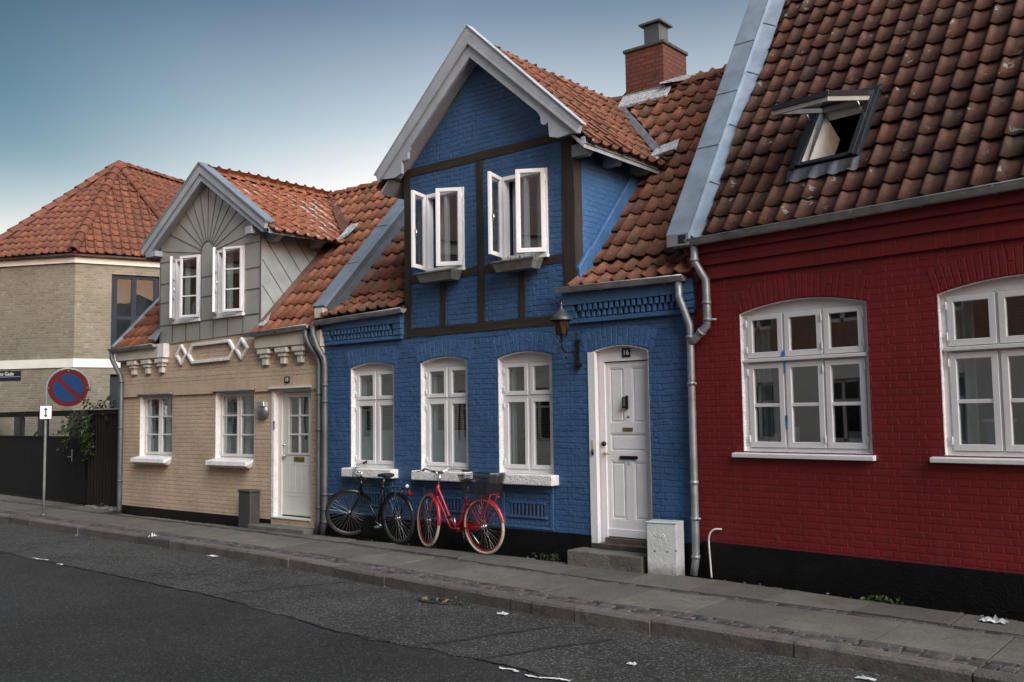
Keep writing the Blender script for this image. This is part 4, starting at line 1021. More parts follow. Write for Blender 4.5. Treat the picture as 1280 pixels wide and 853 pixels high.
# ground floor windows
for i, op in enumerate(wop):
    x0, x1 = op[0][0], op[1][0]; c = (x0 + x1) / 2
    wn = fixed_window(H, op, .10, [(x0 + .03, c - .008), (c + .008, x1 - .03)], [(1.115, 2.165, 2)], .045, mat='offwhite', bar_w=.028)
    s = MB(); s.prism([V((x0 - .06, -.15, .985)), V((x0 - .06, -.14, 1.055)), V((x0 - .06, .10, 1.10)), V((x0 - .06, .10, .95)), V((x0 - .06, -.03, .935))], (x1 - x0 + .04, 0, 0))
    for v in s.v:
        if v.x > x0 + .3 and v.z < .96: v.x -= .07
        elif v.x < x0 and v.z < .96: v.x += .07
    s.build('sill', M['white_rough'], wn, .006)
    blinds(wn, x0 + .04, x1 - .04, 1.12, 2.14, .205, M['blind_grey'], .045, 1.0)
    curtain(wn, x0 + .05, x0 + .2, 1.1, 2.17, .175, M['curtain_sheer'], 3, .010); curtain(wn, c + .06, c + .2, 1.1, 2.17, .175, M['curtain_sheer'], 3, .010)
    MB().box(x0 - .03, x1 + .03, -.05, .0, 2.198, 2.222).build('drip_cap', M['gutter'], wn, .003)
# door
d = MB(); ring(d, offs(dop, .002), offs(dop, .008), .003, .12)
d.box(-7.475, -7.412, -.008, .05, .20, 2.18); d.cur = 1
d.prism([V((x, .075, z)) for x, z in offs(dop, .009)], (0, .06, 0), [[V((-7.325, .075, .225)), V((-6.55, .075, .225)), V((-6.55, .075, 2.145)), V((-7.325, .075, 2.145))]])
d.box(-7.50, -6.46, -.06, .0, 2.203, 2.23); d.box(-7.44, -6.5, -.03, .10, .20, .222)
dr = d.build('front_door', [M['white_rough'], M['offwhite']], H)
l = MB(); x0, x1, z0, z1, yd = -7.318, -6.555, .245, 2.138, .10
hl = [V((-7.16, yd, 1.205)), V((-6.675, yd, 1.205)), V((-6.675, yd, 2.065)), V((-7.16, yd, 2.065))]
l.prism([V((x0, yd, z0)), V((x1, yd, z0)), V((x1, yd, z1)), V((x0, yd, z1))], (0, .045, 0), [hl])
frame(l, -7.19, -6.645, 1.175, 2.095, .03, yd - .012, yd + .03)
l.box(-6.93, -6.905, yd, yd + .03, 1.205, 2.065)
for z in (1.49, 1.78): l.box(-7.16, -6.675, yd + .001, yd + .029, z - .013, z + .013)
for a, b, c, e in ((-7.24, -6.62, 1.02, 1.032), (-7.24, -6.62, .60, .612), (-7.24, -6.62, .54, .552)): l.box(a, b, yd - .003, yd, c, e)
for k in range(4): l.box(-7.16 + .15 * k, -7.152 + .15 * k, yd - .003, yd, .612, 1.02)
l.build('door_leaf', M['offwhite'], dr, .003)
MB().box(-7.165, -6.67, yd + .02, yd + .024, 1.2, 2.07).build('pane', M['glass'], dr)
curtain(dr, -7.17, -6.66, 1.19, 2.08, yd + .06, plain('brown door blind', (.17, .14, .115), .8), 9, .006)
MB().box(-7.31, -6.56, .085, .14, .222, .245).build('threshold', M['black'], dr)
k = MB(); k.box(-7.03, -6.78, yd - .012, yd, 1.075, 1.145); k.box(-7.01, -6.80, yd - .018, yd - .01, 1.09, 1.135); k.build('letterbox', M['brass'], dr, .003)
k = MB(); k.lathe([(0, -.03), (.022, -.028), (.025, 0)], (-7.28, yd, 1.15), (0, 1, 0), 12); k.tube([(-7.28, yd - .04, 1.15), (-7.19, yd - .04, 1.15)], .011, 8); k.lathe([(0, -.02), (.02, -.018), (.022, 0)], (-7.28, yd, 1.32), (0, 1, 0), 12); k.build('handle', M['chrome'], dr)
k = MB(); k.box(-7.415, -7.385, -.02, .0, 1.58, 1.70); k.build('bell_push', M['chrome'], dr, .004)
k = MB(); k.box(-7.10, -6.985, -.045, -.026, 2.285, 2.385); k.build('number_plate', M['black'], H, .003)
tx = text_mb('18', .082, .0015); tx.xf(to_facade(-7.042, -.0465, 2.335)); tx.build('house_number', bpy.data.materials['white enamel'], bpy.data.objects['number_plate.001'])
room(H, XL + .12, XR - .02, .23, 2.8, -.05, 2.75, M['room'])
# ---------------- roof
BY, BZ = 2.60, 5.965; sb = math.atan2(BZ - 3.50, BY - .30); EB = (-.12, 3.50 - .42 * math.tan(sb))
NB = V((0, math.cos(sb), math.sin(sb))); LB = math.hypot(BY - EB[0], BZ - EB[1])
DX0, DX1 = -10.785, -7.755          # dormer walls
DR, DEX, DEZ, DRX = 6.045, 1.87, 4.80, -9.26
rf = MB()
for x0, x1 in ((XL, DX0), (DX1, -6.22)): rf.prism([V((x0, -.02, EB[1] + .06)), V((x0, BY, BZ - .03)), V((x0, BY, BZ - .13)), V((x0, -.02, EB[1] - .04))], (x1 - x0, 0, 0))
rf.prism([V((XL, BY, BZ - .03)), V((-6.2, BY, BZ - .03)), V((-6.2, 5.2, 3.2)), V((XL, 5.2, 3.2))], (0, 0, -.1))
rf.prism([V((DX0, 1.9, 5.15)), V((DX1, 1.9, 5.15)), V((DX1, BY, BZ - .03)), V((DX0, BY, BZ - .03))], (0, 0, -.1))
roof = rf.build('roof', M['tile_beige'], H)
tm = MB(); gl = V((DR - DEZ, 0, DEX)).normalized()
for u0, u1, sd in ((DX1, -6.10, 41), (XL + .0, DX0, 42)):
    f = MB(); tile_field(f, (0, EB[0], EB[1]), (1, 0, 0), NB, u0, u1, 0, LB, .205, .31, sd); f.cut((u1, 0, 0), (1, 0, 0)); f.cut((u0, 0, 0), (-1, 0, 0)); tm.join(f)
for sg in (1, -1):
    f = MB(); a, b = (DRX, DX1) if sg > 0 else (DX0, DRX)
    tile_field(f, (0, EB[0], EB[1]), (1, 0, 0), NB, a, b, 1.6, LB, .205, .31, 44 + sg); f.cut((DRX, 0, 0), (-sg, 0, 0))
    f.cut((DRX + sg * DEX, 0, DEZ + .05), (-gl.x * sg, 0, -gl.z)); tm.join(f)
tm.build('roof_tiles', M['tile_beige'], roof, norm=False)
rg = MB(); ridge_tiles(rg, (XL, BY, BZ), (-6.1, BY, BZ), .10, .36, seed=8); rg.build('ridge_tiles', M['tile_beige'], roof, norm=False)
m = MB(); m.bar(V((XL - .03, EB[0] - .02, EB[1] + .05)), V((XL - .03, BY, BZ + .05)), .10, .09, (0, -.7, .7)); m.build('verge_trim', M['zinc'], H, .006)
# dormer
DZ0 = 3.09; LD = math.hypot(DEX, DR - DEZ)
dwo = [[(-10.29, 3.47), (-9.475, 3.47), (-9.475, 4.59), (-10.29, 4.59)], [(-8.99, 3.47), (-8.205, 3.47), (-8.205, 4.59), (-8.99, 4.59)]]
gz = lambda x: DR - .06 - abs(x - DRX) * (DR - DEZ) / DEX
w = MB(); wall_holes(w, [(DX0, DZ0), (DX1, DZ0 + .05), (DX1, gz(DX1)), (DRX, gz(DRX)), (DX0, gz(DX0))], dwo, -.02, .16); 
dm = w.build('dormer', M['zinc_clad'], H, norm=False)
# raised seams of the sheet metal
s = MB(); ys = -.030
def hseam(x0, x1, z, w=.010): s.box(x0, x1, ys, -.015, z - w / 2, z + w / 2)
def vseam(x, z0, z1, w=.010): s.box(x - w / 2, x + w / 2, ys - .001, -.015, z0, z1)
for z in (4.185, 3.84): hseam(DX0, -10.32, z); hseam(-9.45, -9.02, z); hseam(-8.18, DX1, z)
hseam(DX0, -10.32, 4.58); hseam(-8.18, DX1, 4.60)
hseam(DX0, DX1, 3.43, .014)
for x in (-10.355, -9.92, -9.485, -9.08, -8.66, -8.225): vseam(x, 3.11, 3.425)
vseam(-9.46, 3.44, 4.56); vseam(-9.01, 3.44, 4.56)
for x in (DX0 + .006, DX1 - .006): vseam(x, 3.12, gz(x) - .02, .02)
# sunburst over the arch
cx, cz = -9.265, 4.58
for i in range(13):
    th = R(8 + 164 * i / 12); a = V((cx + .21 * math.cos(th), ys + .005, cz + .22 * math.sin(th))); d = V((math.cos(th), 0, math.sin(th)))
    l = .25
    while l < 2.2 and DX0 < a.x + d.x * l < DX1 and a.z + d.z * l < gz(a.x + d.x * l) - .03: l += .02
    s.bar(a, a + d * l, .009, .010, (0, 1, 0))
arc = [V((cx + .21 * math.cos(PI * k / 12), ys + .004, cz + .22 * math.sin(PI * k / 12))) for k in range(13)]
for a, b in zip(arc, arc[1:]): s.bar(a, b, .012, .014, (0, 1, 0))
s.build('seams', plain('sheet metal seam', (.10, .10, .10), .5, .3, .1), dm)
for X, dx in ((DX0 - .003, .1), (DX1 + .003, -.1)):
    c = MB(); c.prism([V((X, -.012, 3.2)), V((X, -.012, 4.86)), V((X, 1.72, 4.86)), V((X, .30, 3.52)), V((X, 0.05, 3.25))], (dx, 0, 0))
    ck = c.build('dormer_cheek', M['zinc_side'], H)
s = MB()
for k in range(7):   # seams fall away from the street across the cheek
    a = V((DX1 + .005, .0 + .33 * k - .75, 4.84)); d = V((0, .62, -.78)).normalized()
    p = [a + d * t for t in (i * .02 for i in range(140))]; q = [v for v in p if v.y > .0 and v.z < 4.84 and v.z > 3.50 + (v.y - .30) * math.tan(sb) + .06]
    if len(q) > 2: s.bar(q[0], q[-1], .012, .010, (1, 0, 0))
s.build('seams', bpy.data.materials['sheet metal seam'], ck)
for op in dwo:
    x0, x1, z0, z1 = op[0][0], op[1][0], op[0][1], op[2][1]
    f = MB(); frame(f, x0 + .002, x1 - .002, z0 + .002, z1 - .002, .045, -.028, .10); f.box(x0 - .02, x1 + .02, -.07, .05, z0 - .045, z0 + .002)
    wn = f.build('window', M['white'], H, .003)
    hw = (x1 - x0) / 2 - .005
    open_sash(wn, (x0 + .015, -.05), R(-38), hw, z0 + .03, z1 - .01, bars=2, rail=.04)
    open_sash(wn, (x1 - .015, -.05), R(17), hw, z0 + .03, z1 - .01, bars=2, rail=.04, side=-1)
    curtain(wn, x0 + .02, x0 + .2, z0 + .05, z1, .16, M['curtain'], 3, .02); curtain(wn, x1 - .24, x1 - .03, z0 + .05, z1, .16, M['curtain'], 3, .02)
room(H, DX0 + .15, DX1 - .15, .16, 2.2, 3.1, 4.85, M['room'])
dr_ = MB()
for sx in (1, -1):
    ex = DRX + DEX * sx
    dr_.prism([V((DRX, -.13, DR - .08)), V((ex, -.13, DEZ - .08)), V((ex, -.13, DEZ - .13)), V((DRX, -.13, DR - .13))], (0, 2.9, 0))
dro = dr_.build('dormer_roof', M['barge'], H)
f = MB(); tile_field(f, (DRX + DEX + .03, 0, DEZ - .13), (0, 1, 0), (-gl.z, 0, gl.x), -.11, 2.75, -.02, LD, .205, .31, 51)
f2 = MB(); tile_field(f2, (DRX - DEX - .03, 0, DEZ - .13), (0, -1, 0), (gl.z, 0, gl.x), -2.75, .11, -.02, LD, .205, .31, 52); f.join(f2)
f.build('dormer_tiles', M['tile_dormer'], dro, norm=False)
rg = MB(); ridge_tiles(rg, (DRX, .0, DR - .09), (DRX, 2.72, DR - .09), .095, .36, seed=9); rg.build('ridge_tiles', M['tile_dormer'], dro, norm=False)
sl = (DR - DEZ) / DEX
for sx in (1, -1):
    P = lambda dx, dz: V((DRX + sx * dx, -.205, DR + .06 - sl * dx + dz))
    m = MB(); m.prism([P(0, 0), P(1.88, 0), P(1.84, -.14), P(0, -.16)], (0, .06, 0)); q = [P(0, -.14), P(1.82, -.12), P(1.74, -.25), P(0, -.29)]
    m.prism([v + V((0, .03, 0)) for v in q], (0, .05, 0)); m.prism([P(0, 0) + V((0, -.02, 0)), P(1.90, 0) + V((0, -.02, 0)), P(1.90, .02) + V((0, -.02, 0)), P(0, .02) + V((0, -.02, 0))], (0, .14, 0))
    m.prism([v + V((0, .05, 0)) for v in (P(0, -.27), P(1.70, -.22), P(1.70, -.20), P(0, -.24))], (0, .135, 0))
    m.box(DRX - 1.72, DRX - 1.45, -.17, .02, 4.69, 4.79) if sx < 0 else m.box(DRX + 1.28, DRX + 1.45, -.17, .02, 4.72, 4.84)
    m.build('bargeboard', M['barge'], H, .004)
    z = MB(); z.prism([P(0, .022) + V((0, -.025, 0)), P(1.91, .022) + V((0, -.025, 0)), P(1.91, .036) + V((0, -.025, 0)), P(0, .036) + V((0, -.025, 0))], (0, .19, 0)); z.build('verge_trim', M['zinc'], H)
MB().box(DRX + DEX - .07, DRX + DEX - .01, -.13, 1.46, DEZ - .11, DEZ - .03).build('eaves_board', M['barge'], H, .004)
for y in (.10, .95): MB().prism([V((DX1 - .02, y, 4.60)), V((DX1 + .16, y, 4.60)), V((DX1 + .33, y, 4.68)), V((DX1 + .33, y, 4.78)), V((DX1 - .02, y, 4.80))], (0, .10, 0)).build('rafter_foot', M['barge'], H, .004)
vl = MB(); A = V((DRX + DEX - .02, 1.44, 4.86)); B = V((DRX, 2.62, 6.04)); vl.prism([A + V((.12, .0, .03)), B + V((.12, .02, .01)), B + V((-.12, .02, .03)), A + V((-.12, .02, .05))], (0, 0, .02)); vl.jitter(.01, 3)
vl.build('valley', plain('rusty valley sheet', (.13, .062, .045), .6, .2, .3, 8), roof)
m = MB(); m.prism([A + V((.04, -.16, -.12)), A + V((.16, -.06, -.04)), A + V((.20, .12, .17)), A + V((.02, .08, .12))], (0, -.02, .03)); m.jitter(.008, 4); m.build('mortar_patch', M['mortar'], roof)
m = MB(); m.prism([V((-7.76, -.06, 3.17)), V((-7.55, -.06, 3.17)), V((-7.72, .20, 3.46)), V((-7.76, .20, 3.46))], (0, -.02, .05)); m.jitter(.006, 5); m.build('mortar_patch', M['mortar'], roof)
# tile strip beside the cheek
m = MB(); m.prism([V((DX1, .0, 3.30)), V((DX1 + .12, .0, 3.25)), V((DX1 + .12, 1.6, 4.94)), V((DX1, 1.6, 5.0))], (0, -.02, .02)); m.build('cheek_flashing', bpy.data.materials['rusty valley sheet'], roof)
# party coping towards the blue house
KB = math.tan(R(47.2))
def CB(x, y, dz=0.0): return V((x, y, 3.40 + (y + .16) * KB + dz))
nb = V((0, -math.sin(R(47.2)), math.cos(R(47.2)))); m = MB(); y0, y1 = -.16, 2.75
m.prism([CB(-6.27, y0), CB(-6.02, y0), CB(-6.02, y1), CB(-6.27, y1)], (0, .012, -.016))
for x0, x1 in ((-6.28, -6.265), (-6.026, -6.012)): m.prism([CB(x0, y0), CB(x1, y0), CB(x1, y1), CB(x0, y1)], -nb * .05)
y = .5
while y < y1:
    a, b = CB(-6.275, y, .004), CB(-6.015, y, .004); m.prism([a, b, b + V((0, .014, .014 * KB)), a + V((0, .014, .014 * KB))], nb * .008); y += .62
cpg = m.build('party_coping', M['zinc'], H)
m = MB(); m.prism([CB(-6.03, y0 + .03, -.02), CB(-6.024, y0 + .03, -.02), CB(-6.024, y1, -.02), CB(-6.03, y1, -.02)], -nb * .26)
m.prism([CB(-6.02, y0 + .05, -.20), CB(-5.84, y0 + .05, -.28), CB(-5.84, y1, -.28), CB(-6.02, y1, -.20)], -nb * .012)
y = .3
while y < y1: m.prism([CB(-6.022, y, -.02), CB(-6.018, y, -.02), CB(-6.018, y + .02, -.02 + .02 * KB), CB(-6.022, y + .02, -.02 + .02 * KB)], -nb * .25); y += .62
m.build('coping_side', M['zinc_dark'], cpg)  # upstand and tray coloured darker than the capping above
m = MB(); m.prism([CB(-6.25, y0 + .05, -.03), CB(-6.04, y0 + .05, -.03), CB(-6.04, y1, -.03), CB(-6.25, y1, -.03)], -nb * .32)
m.prism([V((-6.24, -.15, 3.22)), V((-6.07, -.15, 3.22)), V((-6.04, -.15, 3.37)), V((-6.25, -.15, 3.37))], (0, .15, 0)); m.build('party_wall', M['cream'], cpg, .006)
m = MB(); m.prism([V((-10.86, -.19, 3.16)), V((-10.62, -.19, 3.14)), V((-10.76, .04, 3.40)), V((-10.84, .04, 3.40))], (0, -.02, .03)); m.build('flashing', M['zinc'], H)
gutter(MB(), (-12.30, -.14, 3.085), (-10.72, -.14, 3.10), .062, .3).build('gutter', M['gutter'], H, norm=False)
gutter(MB(), (-7.98, -.14, 3.10), (-6.38, -.14, 3.135), .062, .36).build('gutter', M['gutter'], H, norm=False)
pm = MB(); pipe(pm, [(-12.27, -.14, 3.04), (-12.27, -.14, 2.92), (-12.20, -.11, 2.78), (-12.05, -.075, 2.58), (-12.02, -.07, 2.46), (-12.02, -.07, .10), (-12.04, -.08, .02)], .042, 12, rings=[((-12.02, -.07, 2.46), (0, 0, 1)), ((-12.02, -.07, 1.6), (0, 0, 1)), ((-12.02, -.07, .62), (0, 0, 1))]); pm.build('downpipe', M['pipe_dark'], H)
pm = MB(); pipe(pm, [(-6.46, -.14, 3.10), (-6.46, -.14, 2.96), (-6.40, -.11, 2.82), (-6.26, -.08, 2.66), (-6.235, -.07, 2.56), (-6.235, -.07, .25), (-6.26, -.09, .04)], .040, 12, rings=[((-6.235, -.07, 2.1), (0, 0, 1)), ((-6.235, -.07, 1.56), (0, 0, 1)), ((-6.235, -.07, .42), (0, 0, 1))]); pm.build('downpipe', M['pipe_dark'], H)
pm = MB(); pipe(pm, [(-6.28, -.14, 3.12), (-6.28, -.14, 2.98), (-6.20, -.12, 2.78), (-6.09, -.09, 2.62), (-6.075, -.085, 2.52), (-6.075, -.085, .25), (-6.10, -.12, .03)], .044, 12, rings=[((-6.075, -.085, 2.22), (0, 0, 1)), ((-6.075, -.085, 1.98), (0, 0, 1)), ((-6.075, -.085, .62), (0, 0, 1)), ((-6.075, -.085, .40), (0, 0, 1)), ((-6.078, -.088, .22), (0, 0, 1))]); pm.tube([(-6.075, -.085, .62), (-5.98, -.0, .62)], .012, 6); pm.build('downpipe', M['pipe_dark'], blue)
# ================================================================ yellow brick corner building behind the fence
B = thing('corner_building', 'two storey yellow brick building with polygonal hipped tile roof behind the fence', 'building', (-21, 5, 0))
P0 = V((-19.84, 2.76, 0)); P1 = P0 + V((math.cos(R(69)), math.sin(R(69)), 0)) * 2.9; E1 = P0 - V((math.cos(R(26)), math.sin(R(26)), 0)) * 2.9
APX = V((-22.59, 5.37, 9.55)); rdg = V((math.cos(R(106)), math.sin(R(106)), 0)); P2 = P1 + rdg * 9; AP2 = APX + rdg * 9
E0_ = E1 + V((math.cos(R(159)), math.sin(R(159)), 0)) * 3.4; E9 = E0_ + rdg * 10
EZ = 6.16
fp = [E0_, E1, P0, P1, P2, E9]
def up(p, z): return V((p.x, p.y, z))
for a, b, nm in ((E0_, E1, 'wall'), (E1, P0, 'wall'), (P0, P1, 'wall'), (P1, P2, 'wall'), (P2, E9, 'wall')):
    m = MB(); d = (b - a).normalized(); inn = V((-d.y, d.x, 0))
    if a is P0:
        # opening for the tall window
        h = [up(a + d * s, z) for s, z in ((.90, 3.52), (2.12, 3.52), (2.12, 5.69), (.90, 5.69))]; h2 = [up(a + d * s, z) for s, z in ((.90, .9), (1.9, .9), (1.9, 2.98), (.90, 2.98))]
        m.prism([up(a, -.1), up(b, -.1), up(b, 5.95), up(a, 5.95)], inn * .22, [h, h2])
    else: m.prism([up(a, -.1), up(b, -.1), up(b, 5.95), up(a, 5.95)], inn * .22)
    m.build('wall', M['yellow_brick'], B)
m = MB()
for a, b in zip(fp, fp[1:]):
    d = (b - a).normalized(); o = V((d.y, -d.x, 0))
    for z0, z1, w in ((3.155, 3.385, .03), (5.94, 6.10, .06)):
        e = w * .45
        m.prism([up(a + o * w - d * e, z0), up(b + o * w + d * e, z0), up(b + o * w + d * e, z1), up(a + o * w - d * e, z1)], -o * (w + .002))
m.build('white_band', plain('white render band', (.60, .58, .53), .6, 0, .06, 3), B)
m = MB()
for a, b in zip(fp[:-1], fp[1:-1]):
    d = (b - a).normalized(); o = V((d.y, -d.x, 0)); gutter(m, up(a + o * .13 - d * .04, 6.15), up(b + o * .13 + d * .04, 6.15), .06, 1.2)
m.build('gutter', M['zinc_dark'], B, norm=False)
# window in the flank
d = (P1 - P0).normalized(); inn = V((-d.y, d.x, 0))
def WF(s, z, dep): return up(P0 + d * s + inn * dep, z)
m = MB(); 
def fbar(s0, s1, z0, z1, d0=.06, d1=.13): m.prism([WF(s0, z0, d0), WF(s1, z0, d0), WF(s1, z1, d0), WF(s0, z1, d0)], inn * (d1 - d0))
for s0, s1 in ((.905, 1.0), (1.43, 1.49), (2.02, 2.115)): fbar(s0, s1, 3.52, 5.685)
for z0, z1 in ((3.52, 3.62), (4.46, 4.56), (5.59, 5.685)): fbar(.905, 2.115, z0, z1, .061, .129)
for s0, s1 in ((1.0, 1.05), (1.40, 1.45), (1.49, 1.54), (1.98, 2.02)): fbar(s0, s1, 3.62, 5.59, .07, .12)
wn = m.build('window', plain('dark blue grey window paint', (.014, .020, .029), .6, 0, .1, spec=.2), B, .004)
m = MB(); m.prism([WF(.95, 3.56, .10), WF(2.07, 3.56, .10), WF(2.07, 5.64, .10), WF(.95, 5.64, .10)], inn * .004); m.build('pane', M['glass_dark'], wn)
m = MB(); m.prism([WF(.9, .9, .12), WF(1.9, .9, .12), WF(1.9, 2.98, .12), WF(.9, 2.98, .12)], inn * .02); m.build('window', bpy.data.materials['dark blue grey window paint'], B)
m = MB(); m.prism([WF(.8, 3.4, .5), WF(2.3, 3.4, .5), WF(2.3, 5.8, .5), WF(.8, 5.8, .5)], inn * .02); m.build('interior', M['room'], B)
# roof planes with tiles
rf = MB(); ov = {}
ctr = V((APX.x, APX.y, 0))
def out(p, k=.22): q = (p - ctr); return up(p + q.normalized() * k, EZ)
e1, p0, p1, e0 = out(E1), out(P0), out(P1), out(E0_)
p2 = up(P2 + (p1 - up(P1, EZ)), EZ)
e9 = up(E9 + (e0 - up(E0_, EZ)), EZ)
faces = [(e0, e1, APX), (e1, p0, APX), (p0, p1, APX), (p1, p2, AP2, APX), (p2, e9, AP2), (e9, e0, APX, AP2)]
for f in faces: rf.add([v + V((0, 0, -.05)) for v in f], [tuple(range(len(f)))])
roof = rf.build('roof', M['tile_far'], B)
tm = MB()
for (f, L, cuts, sd) in ((faces[1], 0, 0, 1), (faces[2], 0, 0, 2), (faces[3], 0, 0, 3), (faces[0], 0, 0, 4)):
    a, b = f[0], f[1]; U = (b - a).normalized(); n = U.cross(APX - a).normalized(); Vv = n.cross(U); 
    hgt = (APX - a).dot(Vv); x0, x1 = 0, (b - a).length
    ext = (AP2 - a).dot(U) if len(f) == 4 else x1
    t = MB(); tile_field(t, a, U, Vv, -.1, max(x1, ext) if len(f) < 4 else 6.2, -.02, hgt, .225, .32, 60 + sd, None, 1.1)
    # hips
    t.cut(a, (b - a).cross(V((0, 0, 1))).cross(V((0, 0, 1))) if False else -((APX - a).cross(n)).normalized() * (1 if ((APX - a).cross(n)).dot(U) > 0 else -1))
    if len(f) == 3: t.cut(b, ((APX - b).cross(n)).normalized() * (1 if ((APX - b).cross(n)).dot(U) > 0 else -1))
    tm.join(t)
tm.build('roof_tiles', M['tile_far'], roof, norm=False)
rg = MB()
for a in (e1, p0, p1, e0): ridge_tiles(rg, a + V((0, 0, .06)), APX + V((0, 0, .06)), .13, .40, seed=int(abs(a.x) * 10))
ridge_tiles(rg, APX + V((0, 0, .05)), AP2 + V((0, 0, .05)), .12, .38)
rg.build('hip_tiles', M['tile_far'], roof, norm=False)

# low roof far to the left
D = thing('distant_house', 'low house with dull brown roof far behind the yellow brick building', 'house', (-36, 13, 0))
m = MB(); m.box(-46, -32.5, 10, 18, -.1, 6.6); m.build('wall', M['yellow_brick'], D)
m = MB(); m.prism([V((-46.3, 9.6, 6.5)), V((-46.3, 14, 9.2)), V((-46.3, 18.4, 6.5))], (14.2, 0, 0)); m.build('roof', plain('dull brown roof', (.095, .062, .045), .85, 0, .25, 3, .02, 14), D)

# street name plate on the corner building (left face)
d26 = -V((math.cos(R(26)), math.sin(R(26)), 0)); o26 = V((math.sin(R(26)), -math.cos(R(26)), 0))
sgn = thing('street_name_sign', 'dark enamel street name plate on the yellow brick wall', 'street sign', tuple(up(P0 + d26 * 2.2 + o26 * .02, 2.97)))
def SF(s, z, o=.0): return up(P0 + d26 * s + o26 * (.012 + o), z)
m = MB(); m.prism([SF(1.62, 2.845), SF(2.86, 2.845), SF(2.86, 3.10), SF(1.62, 3.10)], -o26 * .012); m.build('plate', plain('black enamel', (.012, .013, .02), .35), sgn)
mt = Matrix(((-d26.x, o26.x * -1, 0), (0, 0, 0), (0, 0, 0)))
def facade_m(p, xdir, nrm):
    m_ = Matrix.Identity(4)
    for r_, c_ in enumerate((xdir, V((0, 0, 1)), nrm)):
        for k in range(3): m_[k][r_] = c_[k]
    m_.translation = p; return m_
tx = text_mb('Clemens Gade', .135, .001); tx.xf(facade_m(SF(2.24, 3.025, .002), -d26, o26)); tx.build('street_name', M['white'], sgn)
m = MB(); m.prism([SF(1.64, 2.945, .002), SF(2.84, 2.945, .002), SF(2.84, 2.951, .002), SF(1.64, 2.951, .002)], o26 * .001); m.build('rule', M['white'], sgn)

# ---------------- fence, carport frame behind it, slatted screen
FD = V((1, -.0655, 0)).normalized(); FN = V((FD.y, -FD.x, 0))   # towards the street: -y
FN = V((-.0655, -1, 0)).normalized(); F0 = V((-14.42, .47, 0))
M['fence'] = wood('charcoal stained boards', (.0050, .0050, .0056), .8, .35, .003)
M['fence_brown'] = wood('dark brown stained slats', (.012, .0098, .0088), .7, .4, .003)
def gate_panel(name, label, s0, s1, handle=None):
    t = thing(name, label, 'gate', tuple(F0 - FD * (s0 + s1) / 2))
    b = MB(); s = s0; r = random.Random(int(s0 * 10) + 3)
    while s < s1 - .01:
        w = min(.095, s1 - s)
        c = F0 - FD * (s + w / 2) + FN * r.uniform(0, .004); b.obox(up(c, .725), FD * (w / 2 - .004), FN * .014, V((0, 0, .665 + r.uniform(-.002, .002)))); s += w
    b.build('boards', M['fence'], t)
    c = MB(); ce = F0 - FD * (s0 + s1) / 2
    c.obox(up(ce, 1.40), FD * (s1 - s0) / 2, FN * .03, V((0, 0, .018))); 
    for z in (.25, 1.2): c.obox(up(ce - FN * .035, z), FD * (s1 - s0) / 2, FN * .02, V((0, 0, .05)))
    c.build('frame_rail', M['fence'], t)
    if handle:
        h = MB(); p = F0 - FD * handle
        h.obox(up(p + FN * .022, 1.02), FD * .02, FN * .004, V((0, 0, .13))); h.tube([up(p + FN * .02, .99), up(p + FN * .06, .99), up(p + FN * .06 - FD * .12, .985)], .009, 8); h.build('handle', M['chrome'], t)
gate_panel('gate', 'charcoal board gate leaf with a metal lever handle, beside the ivy', .02, 1.62, .66)
gate_panel('gate', 'charcoal board gate leaf without handle, running out of the picture beyond the sign post', 1.64, 9.0)
t = thing('gate', 'narrow charcoal board return standing at an angle against the brown slatted screen', 'gate', (-14.35, .5, 0))
m = MB(); m.prism([V((-14.42, .455, .06)), V((-14.14, .62, .06)), V((-14.14, .62, 1.42)), V((-14.42, .455, 1.42))], (.02, .03, 0)); m.build('boards', M['fence'], t)
t = thing('carport', 'dark timber carport frame with grey panels rising behind the gate', 'carport', (-17, 1.4, 0))
m = MB(); m.box(-23.5, -14.0, 1.35, 1.47, 1.86, 1.99); m.build('beam', M['fence'], t)
for x in (-19.86, -18.55, -16.95, -15.95, -14.75, -21.4):
    m = MB(); m.box(x, x + .26, 1.30, 1.36, -.05, 1.858); m.box(x + .14, x + .30, 1.36, 1.44, -.05, 1.857); m.build('post', plain('black post', (.010, .010, .013), .6), t) if False else m.build('post', M['black'], t)
for x0, x1, c_ in ((-18.1, -17.1, 0), (-15.5, -14.8, 0)):
    m = MB(); m.box(x0, x1, 2.0, 2.04, .0, 1.80); m.build('panel', plain('pale grey boarding', (.24, .24, .23), .8, 0, .1, 3), t)
m = MB()
for a, b in (((-19.5, 1.6, 1.35), (-18.75, 1.6, 1.72)), ((-17.75, 1.6, 1.85), (-17.2, 1.6, 1.72)), ((-16.6, 1.6, 1.72), (-16.0, 1.6, 1.40))): m.bar(a, b, .03, .03)
m.build('brace', plain('red brown strut', (.12, .035, .02), .6), t)
t = thing('slatted_screen', 'tall dark brown screen of narrow upright slats with pale capping', 'fence', (-13.4, .4, 0))
r = random.Random(3); k = 0; x = -14.16
m = MB()
while x < -12.32:
    m.box(x, x + .052, .38, .415, .02, 1.865); m.box(x + .052, x + .13, .415, .44, .02, 1.86); x += .128
m.build('slats', M['fence_brown'], t)
m = MB(); m.box(-14.18, -12.30, .36, .46, 1.866, 1.955); m.build('top_rail', M['fence_brown'], t, .004)
m = MB(); m.box(-14.20, -12.28, .33, .49, 1.956, 1.985); m.build('capping', plain('pinkish capping board', (.34, .27, .25), .7, 0, .1), t, .004)

